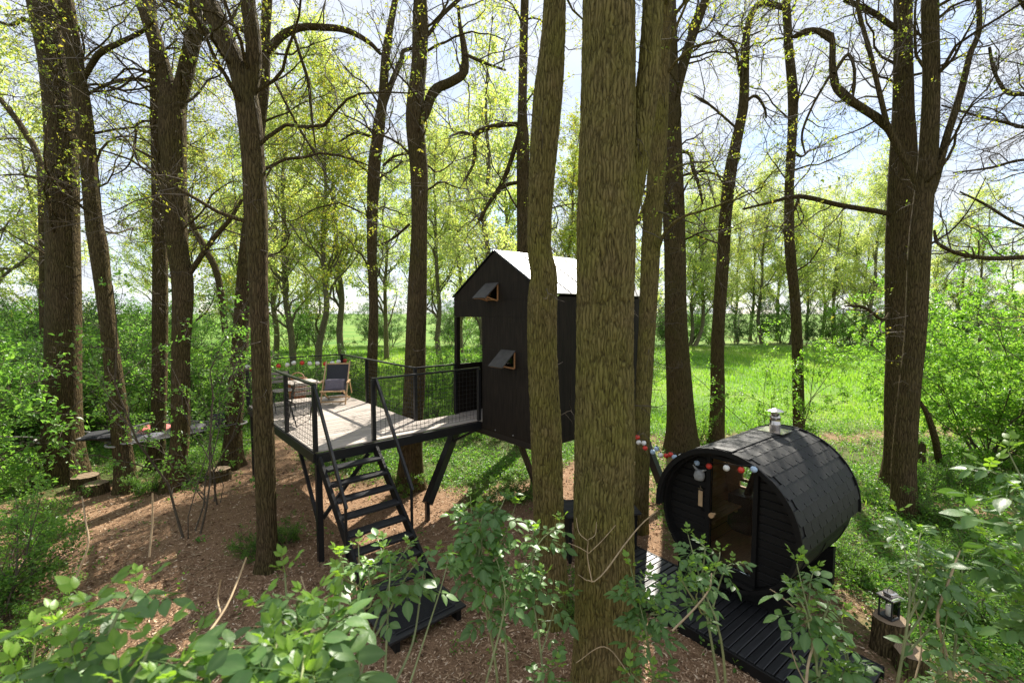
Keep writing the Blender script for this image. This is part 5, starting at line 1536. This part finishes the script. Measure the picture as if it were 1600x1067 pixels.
# ------------------------------------------------------------------ elder shrubs in the foreground: every compound leaf is a part
def elder_leaf(seed, nl, mat, size, open_=1.0):
    """one pinnate leaf along +x, facing +z: rachis plus nl leaflets joined to it"""
    rg = np.random.default_rng(seed)
    V, F4, F3, vein = [], [], [], []
    L = size * (1.55 if nl >= 5 else 1.2)
    nodes = np.linspace(.0, L, 9)
    sag = lambda x: -.28 * (x / L) ** 2 * L * .6
    for x in nodes:
        for s in (-1, 1):
            V.append((x, s * .0016, sag(x))); vein.append(1)
    for i in range(8): F4.append((2 * i, 2 * i + 1, 2 * i + 3, 2 * i + 2))
    pairs = (nl - 1) // 2
    places = [(int(round(8 * (.42 + .40 * k / max(pairs - 1, 1)))), s) for k in range(pairs) for s in (-1, 1)] + [(8, 0)]
    for (ni, s) in places:
        root = 2 * ni + (1 if s > 0 else 0)
        o = np.array(V[root])
        ang = (math.pi / 180) * (s * rg.uniform(52, 70) * open_ if s else rg.uniform(-8, 8))
        ln = size * rg.uniform(.85, 1.08) * (1.12 if s == 0 else (.82 + .06 * ni / 4)); wd = ln * rg.uniform(.46, .58)
        d = np.array([math.cos(ang), math.sin(ang), -.18 + rg.uniform(-.15, .1)]); d /= np.linalg.norm(d)
        sd = np.cross([0, 0, 1], d); sd /= np.linalg.norm(sd); up = np.cross(d, sd)
        roll = rg.uniform(-.3, .3); sd, up = sd * math.cos(roll) + up * math.sin(roll), up * math.cos(roll) - sd * math.sin(roll)
        prof = [(.0, .0), (.14, .50), (.32, .93), (.50, 1.0), (.68, .80), (.85, .40), (1.0, 0.0)]
        curl = rg.uniform(.10, .28); cup = rg.uniform(.06, .22)
        rows = []
        for (t, w) in prof:
            c = o + d * (ln * (.06 + .94 * t)) + up * (-curl * ln * t * t)
            if w == 0.0 and t == 0.0: rows.append([root]); continue
            if t == 1.0:
                V.append(tuple(c)); vein.append(.4); rows.append([len(V) - 1]); continue
            hw = wd / 2 * w
            base = len(V)
            for q, vv in ((-1, 0), (-.5, .0), (0, 1), (.5, .0), (1, 0)):
                V.append(tuple(c + sd * hw * q + up * (cup * hw * abs(q) ** 1.3))); vein.append(vv)
            rows.append([base + i for i in range(5)])
        for r0, r1 in zip(rows[:-1], rows[1:]):
            if len(r0) == 1:
                for i in range(4): F3.append((r0[0], r1[i], r1[i + 1]))
            elif len(r1) == 1:
                for i in range(4): F3.append((r0[i], r1[0], r0[i + 1]))
            else:
                for i in range(4): F4.append((r0[i], r1[i], r1[i + 1], r0[i + 1]))
    me = make_mesh('leaf', np.array(V), [np.array(F4), np.array(F3)], M[mat], True)
    a = me.attributes.new('vein', 'FLOAT', 'POINT'); a.data.foreach_set('value', np.array(vein, np.float32))
    return me


LEAF = [elder_leaf(300 + i, 5, 'elder', .108) for i in range(5)] + [elder_leaf(320 + i, 7, 'elder', .095) for i in range(2)]
YOUNG = [elder_leaf(340 + i, 5, 'elder_young', .062, .55) for i in range(3)]


def elder(label, root_px, tips, seed, leaf_n=(4, 6), sc=1.0, dry=()):
    """tips: photo position and distance of each shoot's end; the shoots rise from one root on the ground"""
    rg = np.random.default_rng(seed)
    root = np.array([root_px[0], root_px[1], float(gz(*root_px))])
    t = thing('elder_shrub', label, 'shrub', root)
    mains = []
    order = sorted(tips, key=lambda q: q[1])
    n_main = max(2, len(tips) // 4)
    step_ = max(1, len(tips) // n_main)
    firsts = tips[::step_][:n_main]
    for (px, py, d) in firsts + [q for q in tips if q not in firsts]:
        tip = PY(px, py, d)
        if (px, py, d) in firsts:                  # a main stem from the ground
            hd = np.array([tip[0] - root[0], tip[1] - root[1], 0])
            a_ = root + rg.normal(0, .06, 3) * [1, 1, 0]
            p1 = root + hd * .25 + [0, 0, (tip[2] - root[2]) * .42] + rg.normal(0, .07, 3)
            p2 = root + hd * .60 + [0, 0, (tip[2] - root[2]) * .82] + rg.normal(0, .05, 3)
            C = np.column_stack([np.array([a_, p1, p2, tip]), [.014, .011, .007, .0026]])
        else:                                      # a side shoot of the nearest main stem
            best = min(mains, key=lambda m: np.linalg.norm(m[14, :3] - tip))
            zz = np.clip(tip[2] - np.linalg.norm(best[14, :2] - tip[:2]) * .7 - .10, root[2] + .25, best[-3, 2])
            i = int(np.argmin(np.abs(best[:, 2] - zz)))
            a_ = best[i, :3]
            p1 = a_ * .6 + tip * .4 + [0, 0, -.02] + rg.normal(0, .03, 3)
            p2 = a_ * .22 + tip * .78 + [0, 0, .02] + rg.normal(0, .02, 3)
            C = np.column_stack([np.array([a_, p1, p2, tip]), [min(best[i, 3], .008), .0065, .0048, .0024]])
        D = catmull(C, 22)
        if (px, py, d) in firsts: mains.append(D)
        V, F = tubes((D[:, :3] - root)[None], D[:, 3][None], 6)
        obj('shoot', make_mesh('shoot', V, [F], M['elder_stem'], True), t)
        seg = D[:, :3]
        Lt = np.linalg.norm(np.diff(seg, axis=0), axis=1)[::-1].cumsum()
        nn = int(rg.integers(leaf_n[0], leaf_n[1] + 1))
        az0 = rg.random() * 6.28
        for k in range(nn):                        # opposite pairs down the shoot
            back = (.025 + k * .075 + rg.uniform(-.012, .012)) * (1 + .10 * k) * sc
            i = max(1, 20 - int(np.searchsorted(Lt, back)))
            pos = seg[i]
            for s in (0, math.pi):
                if rg.random() < .10: continue
                az = az0 + k * math.pi / 2 + s + rg.uniform(-.35, .35)
                el = rg.uniform(-.35, .3) + (.25 if k == 0 else 0)
                o = obj('leaf', LEAF[int(rg.integers(0, len(LEAF)))], t)
                s_ = sc * rg.uniform(.75, 1.2) * (.75 if k == 0 else 1)
                o.matrix_local = Matrix.Translation(pos - root) @ Matrix.Rotation(az, 4, 'Z') @ Matrix.Rotation(-el, 4, 'Y') @ Matrix.Rotation(rg.uniform(-.5, .5), 4, 'X') @ Matrix.Scale(s_, 4)
        for s in range(3):                         # bright tuft at the end
            o = obj('young_leaf', YOUNG[int(rg.integers(0, 3))], t)
            o.matrix_local = Matrix.Translation(tip - root) @ Matrix.Rotation(az0 + s * 2.1, 4, 'Z') @ Matrix.Rotation(-rg.uniform(.7, 1.25), 4, 'Y') @ Matrix.Scale(sc * rg.uniform(.55, .95), 4)
    for pts in dry:
        C = np.array([[*(PY(x, y, d) - root), r] for x, y, d, r in pts])
        D = catmull(C, 14)
        V, F = tubes(D[None, :, :3], D[None, :, 3], 5)
        obj('dry_twig', make_mesh('dry_twig', V, [F], M['dry'], True), t)
    return t


elder('large-leaved elder shrub in the bottom left corner', (-1.25, .95), [(55, 1007, 1.25), (140, 952, 1.16), (215, 917, 1.29), (120, 1042, 1.07), (235, 1007, 1.07), (190, 1067, 0.95), (290, 1022, 1.12), (30, 1067, 1.12), (265, 1075, 0.99), (95, 982, 1.38), (330, 1072, 1.03)], 41, (2, 4), .88,
      dry=[[(385, 870, 2.3, .004), (372, 905, 2.25, .005), (352, 950, 2.1, .006), (310, 1010, 1.9, .007), (250, 1090, 1.7, .008)], [(345, 905, 2.2, .003), (340, 935, 2.2, .004), (345, 960, 2.1, .005)], [(128, 775, 4.6, .006), (134, 815, 4.5, .008), (138, 850, 4.4, .008), (120, 900, 4.3, .01)], [(238, 770, 4.2, .006), (238, 815, 4.2, .008), (233, 870, 4.1, .009)]])
elder('elder shrub with broad leaves hiding the lower stairs', (-.55, 1.15), [(445, 894, 1.50), (400, 949, 1.29), (480, 944, 1.33), (430, 1014, 1.07), (470, 999, 1.16), (535, 904, 1.72), (515, 964, 1.29), (470, 1064, 0.99), (380, 1044, 1.12), (490, 1069, 1.03), (410, 1074, 1.03)], 42, (2, 4), .86,
      dry=[[(470, 900, 1.9, .003), (490, 960, 1.8, .004), (505, 1020, 1.6, .005), (480, 1085, 1.5, .006)]])
elder('pale elder shoots crossing in front of the stair treads', (-.75, 2.1), [(560, 852, 2.7), (600, 858, 2.75), (640, 852, 2.9), (680, 862, 2.9), (610, 880, 2.6), (650, 880, 2.7), (700, 875, 3.1), (580, 885, 2.6), (530, 870, 2.5)], 43, (2, 3), .9)
elder('elder shrub between the stairs and the mossy wavy trunk', (-.15, 3.3), [(735, 775, 4.0), (775, 765, 4.1), (720, 800, 3.9), (760, 800, 3.9), (805, 790, 4.1), (745, 840, 3.7), (790, 835, 3.8), (835, 830, 3.9), (875, 815, 4.1), (730, 880, 3.6), (815, 905, 3.6), (760, 940, 3.5), (775, 870, 3.6), (745, 800, 3.9), (790, 775, 4.0), (850, 900, 3.7), (880, 930, 3.8), (870, 1040, 3.3)], 44, (3, 5), 1.08)
elder('elder shrub against the right side of the thickest trunk', (1.05, 3.0), [(985, 885, 3.4), (1010, 905, 3.3), (975, 925, 3.3), (1035, 920, 3.3), (1000, 945, 3.2), (1030, 960, 3.1), (1005, 1000, 3.0), (985, 1050, 2.9), (1020, 1055, 2.9)], 45, (2, 4), .95,
      dry=[[(1028, 797, 3.6, .003), (1003, 818, 3.6, .005), (975, 852, 3.5, .006), (945, 893, 3.4, .006), (925, 909, 3.35, .004), (903, 897, 3.4, .0025)], [(925, 909, 3.35, .005), (918, 870, 3.4, .004), (919, 845, 3.4, .003)],
           [(920, 864, 3.4, .003), (940, 845, 3.45, .0035), (962, 820, 3.5, .0025)], [(920, 864, 3.4, .003), (905, 855, 3.4, .003), (888, 848, 3.45, .002)], [(919, 845, 3.4, .003), (905, 832, 3.45, .003), (900, 808, 3.5, .002)], [(919, 843, 3.4, .003), (930, 835, 3.45, .0025), (932, 815, 3.5, .002)],
           [(985, 1055, 3.0, .004), (945, 1010, 3.2, .004), (900, 1035, 3.3, .003)]])
elder('elder shoots in front of the sauna door', (1.35, 2.6), [(1075, 835, 3.0), (1095, 850, 3.0), (1125, 862, 3.0), (1145, 880, 3.0), (1075, 885, 2.8), (1105, 895, 2.8), (1065, 910, 2.7), (1090, 925, 2.7)], 46, (2, 3), .8,
      dry=[[(1112, 895, 2.8, .004), (1108, 920, 2.7, .005), (1085, 950, 2.6, .006), (1050, 985, 2.5, .006)]])
elder('elder shrub over the right end of the slatted walkway', (1.75, 2.1), [(1245, 880, 2.6), (1270, 895, 2.6), (1240, 925, 2.5), (1290, 930, 2.5), (1265, 960, 2.4), (1315, 965, 2.5), (1300, 1000, 2.4), (1320, 1020, 2.4), (1315, 1050, 2.3), (1300, 1050, 2.3)], 47, (2, 3), .85,
      dry=[[(1203, 920, 2.6, .003), (1225, 935, 2.55, .004), (1255, 965, 2.5, .005), (1270, 1000, 2.4, .006), (1262, 1040, 2.3, .007), (1258, 1090, 2.2, .008)], [(1235, 1010, 2.5, .003), (1245, 1040, 2.45, .004), (1265, 1080, 2.3, .005)]])
elder('tall leafy elder shrub along the right border', (2.75, 2.0), [(1575, 705, 2.3), (1545, 735, 2.4), (1595, 770, 2.2), (1560, 790, 2.3), (1590, 830, 2.2), (1540, 840, 2.5), (1570, 880, 2.3), (1600, 900, 2.2), (1590, 960, 2.2)], 48, (3, 4), 1.0)
elder('pale elder shoots over the slope right of the lantern', (2.55, 2.7), [(1400, 800, 3.3), (1440, 830, 3.2), (1440, 885, 3.1), (1470, 855, 3.2), (1505, 865, 3.1), (1450, 905, 3.0), (1500, 915, 3.0), (1535, 935, 2.9), (1480, 960, 2.9), (1530, 1000, 2.8), (1465, 1045, 2.8), (1560, 1040, 2.7)], 49, (2, 4), .9,
      dry=[[(1500, 860, 3.1, .004), (1485, 900, 3.0, .008), (1465, 960, 2.9, .010), (1475, 1010, 2.9, .012), (1490, 1080, 2.8, .014)], [(1400, 905, 3.2, .003), (1430, 950, 3.1, .004), (1440, 1010, 3.0, .005), (1430, 1060, 2.9, .006)]])

# ------------------------------------------------------------------ wood chips, herbs and grass
rg = np.random.default_rng(909)
n = 520000
yy = 3.0 + 10.5 * rg.random(n) ** 1.35
xx = (rg.random(n) * 2 - 1) * (yy * 1.18)
cm = chip_mask(xx, yy)
ok = (rg.random(n) < cm ** 1.4) & (rg.random(n) < np.clip(6.0 / yy, .25, 1.0))
xx, yy = xx[ok][:90000], yy[ok][:90000]
n = len(xx)
L = rg.uniform(.016, .055, n)[:, None] * rg.choice([1, 1, 1, 1.7], n)[:, None]
d = nrm(np.column_stack([rg.standard_normal((n, 2)), rg.normal(0, .28, n)]))
s = nrm(np.cross(d, nrm(np.column_stack([rg.normal(0, .45, (n, 2)), np.ones(n)]))))
w = L * rg.uniform(.15, .34, n)[:, None]
up = np.cross(s, d)
P = np.column_stack([xx, yy, gz(xx, yy) + rg.uniform(.002, .018, n)])
V = np.stack([P - d * L / 2, P + s * w / 2 - up * .002, P + d * L / 2, P - s * w / 2 + up * .004], 1)
V[:, 1] += d * L * rg.uniform(-.2, .2, n)[:, None]
V = V.reshape(-1, 3)
b = np.arange(n)[:, None] * 4
F = np.concatenate([b + np.array(q) for q in ([0, 1, 2], [0, 2, 3], [0, 3, 1], [1, 3, 2])])
ch = obj('wood_chips', make_mesh('wood_chips', V, [F], M['chips']), kind='stuff')
ch['label'] = 'reddish brown wood chips strewn over the forest floor'

n = 60000
yy = 3.6 + 15 * rg.random(n) ** .9
xx = (rg.random(n) * 2 - 1) * (yy * 1.2)
P3 = np.stack([xx * .9, yy * .9, np.zeros(n)], -1)
pr = (1 - chip_mask(xx, yy)) * np.clip(.65 + .8 * vnoise(P3) + .3 * vnoise(P3 * 4), .05, 1) * (1 - .75 * meadow_mask(xx, yy)) + .012
ok = rg.random(n) < pr
xx, yy = xx[ok][:19000], yy[ok][:19000]
n = len(xx)
k = 8
h = rg.uniform(.04, .22, n) * (1 + .6 * vnoise(np.stack([xx * .6, yy * .6, np.zeros(n)], -1)))
c = np.repeat(np.column_stack([xx, yy, gz(xx, yy)]), k, 0)
c = c + np.column_stack([rg.normal(0, .05, (n * k, 2)), np.repeat(h, k) * rg.random(n * k) + .012])
V, F = leaf_mesh(c, rg.uniform(.03, .075, n * k), rg, up=.8, width=.6)
hb = obj('ground_cover', make_mesh('ground_cover', V, [F], M['leaf_herb']), kind='stuff')
hb['label'] = 'low green herbs covering the ground between the trees'

n = 260000
yy = 9.0 + 42 * rg.random(n) ** 1.6
xx = (rg.random(n) * 2 - 1) * (yy * 1.2)
P3 = np.stack([xx * .5, yy * .5, np.zeros(n)], -1)
ok = rg.random(n) < np.clip(meadow_mask(xx, yy) + .12 * (1 - chip_mask(xx, yy)) * (xx > 2), 0, 1) * np.clip(.7 + .6 * vnoise(P3), .2, 1) * (1 - .7 * chip_mask(xx, yy))
xx, yy = xx[ok][:85000], yy[ok][:85000]
n = len(xx)
h = rg.uniform(.07, .22, n) * (1 + .5 * vnoise(np.stack([xx * .3, yy * .3, np.full(n, 4.)], -1))) * np.clip(.6 + yy / 40, .7, 1.3)
az = rg.random(n) * 6.28
dv = np.column_stack([np.cos(az), np.sin(az), np.zeros(n)]); sv = np.column_stack([-np.sin(az), np.cos(az), np.zeros(n)])
P = np.column_stack([xx, yy, gz(xx, yy) * np.clip(1.4 - np.hypot(xx, yy) / 60, 0, 1) - .01])
wd = (rg.uniform(.006, .014, n) * np.clip(yy / 12, 1, 3.2))[:, None]
bend = (rg.uniform(.1, .7, n) * h)[:, None]
V = np.stack([P - sv * wd, P + sv * wd, P + dv * bend * .4 + np.array([0, 0, 1]) * h[:, None] * .62 - sv * wd * .7, P + dv * bend * .4 + np.array([0, 0, 1]) * h[:, None] * .62 + sv * wd * .7, P + dv * bend + np.array([0, 0, 1]) * h[:, None]], 1).reshape(-1, 3)
b = np.arange(n)[:, None] * 5
gr = obj('meadow_grass', make_mesh('meadow_grass', V, [b + np.array([0, 1, 3, 2]), b + np.array([2, 3, 4])], M['grass']), kind='stuff')
gr['label'] = 'bright green meadow grass beyond the trees'

# dead leaves and fallen twigs
n = 9000
yy = 3.2 + 11 * rg.random(n); xx = (rg.random(n) * 2 - 1) * (yy * 1.15)
V, F = leaf_mesh(np.column_stack([xx, yy, gz(xx, yy) + rg.uniform(.006, .022, n)]), rg.uniform(.04, .085, n), rg, up=1.6, width=.55, fold=.45)
dl = obj('leaf_litter', make_mesh('leaf_litter', V, [F], leafm('dead_leaf', [(0.10, 0.055, 0.03), (0.22, 0.13, 0.07), (0.36, 0.25, 0.15)], (1.2, 1.0, .8), .2, .7, .3)), kind='stuff')
dl['label'] = 'brown dead leaves scattered over the forest floor'
n = 420
yy = 3.4 + 9.5 * rg.random(n); xx = (rg.random(n) * 2 - 1) * (yy * 1.1)
az = rg.random(n) * 6.28
T = grow(np.column_stack([xx, yy, gz(xx, yy) + .018]), np.column_stack([np.cos(az), np.sin(az), np.zeros(n)]), rg.uniform(.12, .6, n), 6, np.array([.25, .25, .03]), (0, 0, 0), rg)
V, F = tubes(T, taper(rg.uniform(.003, .008, n), 6, .4), 4)
ft = obj('fallen_twigs', make_mesh('fallen_twigs', V, [F], M['dry'], True), kind='stuff')
ft['label'] = 'thin dry twigs lying on the wood chips'
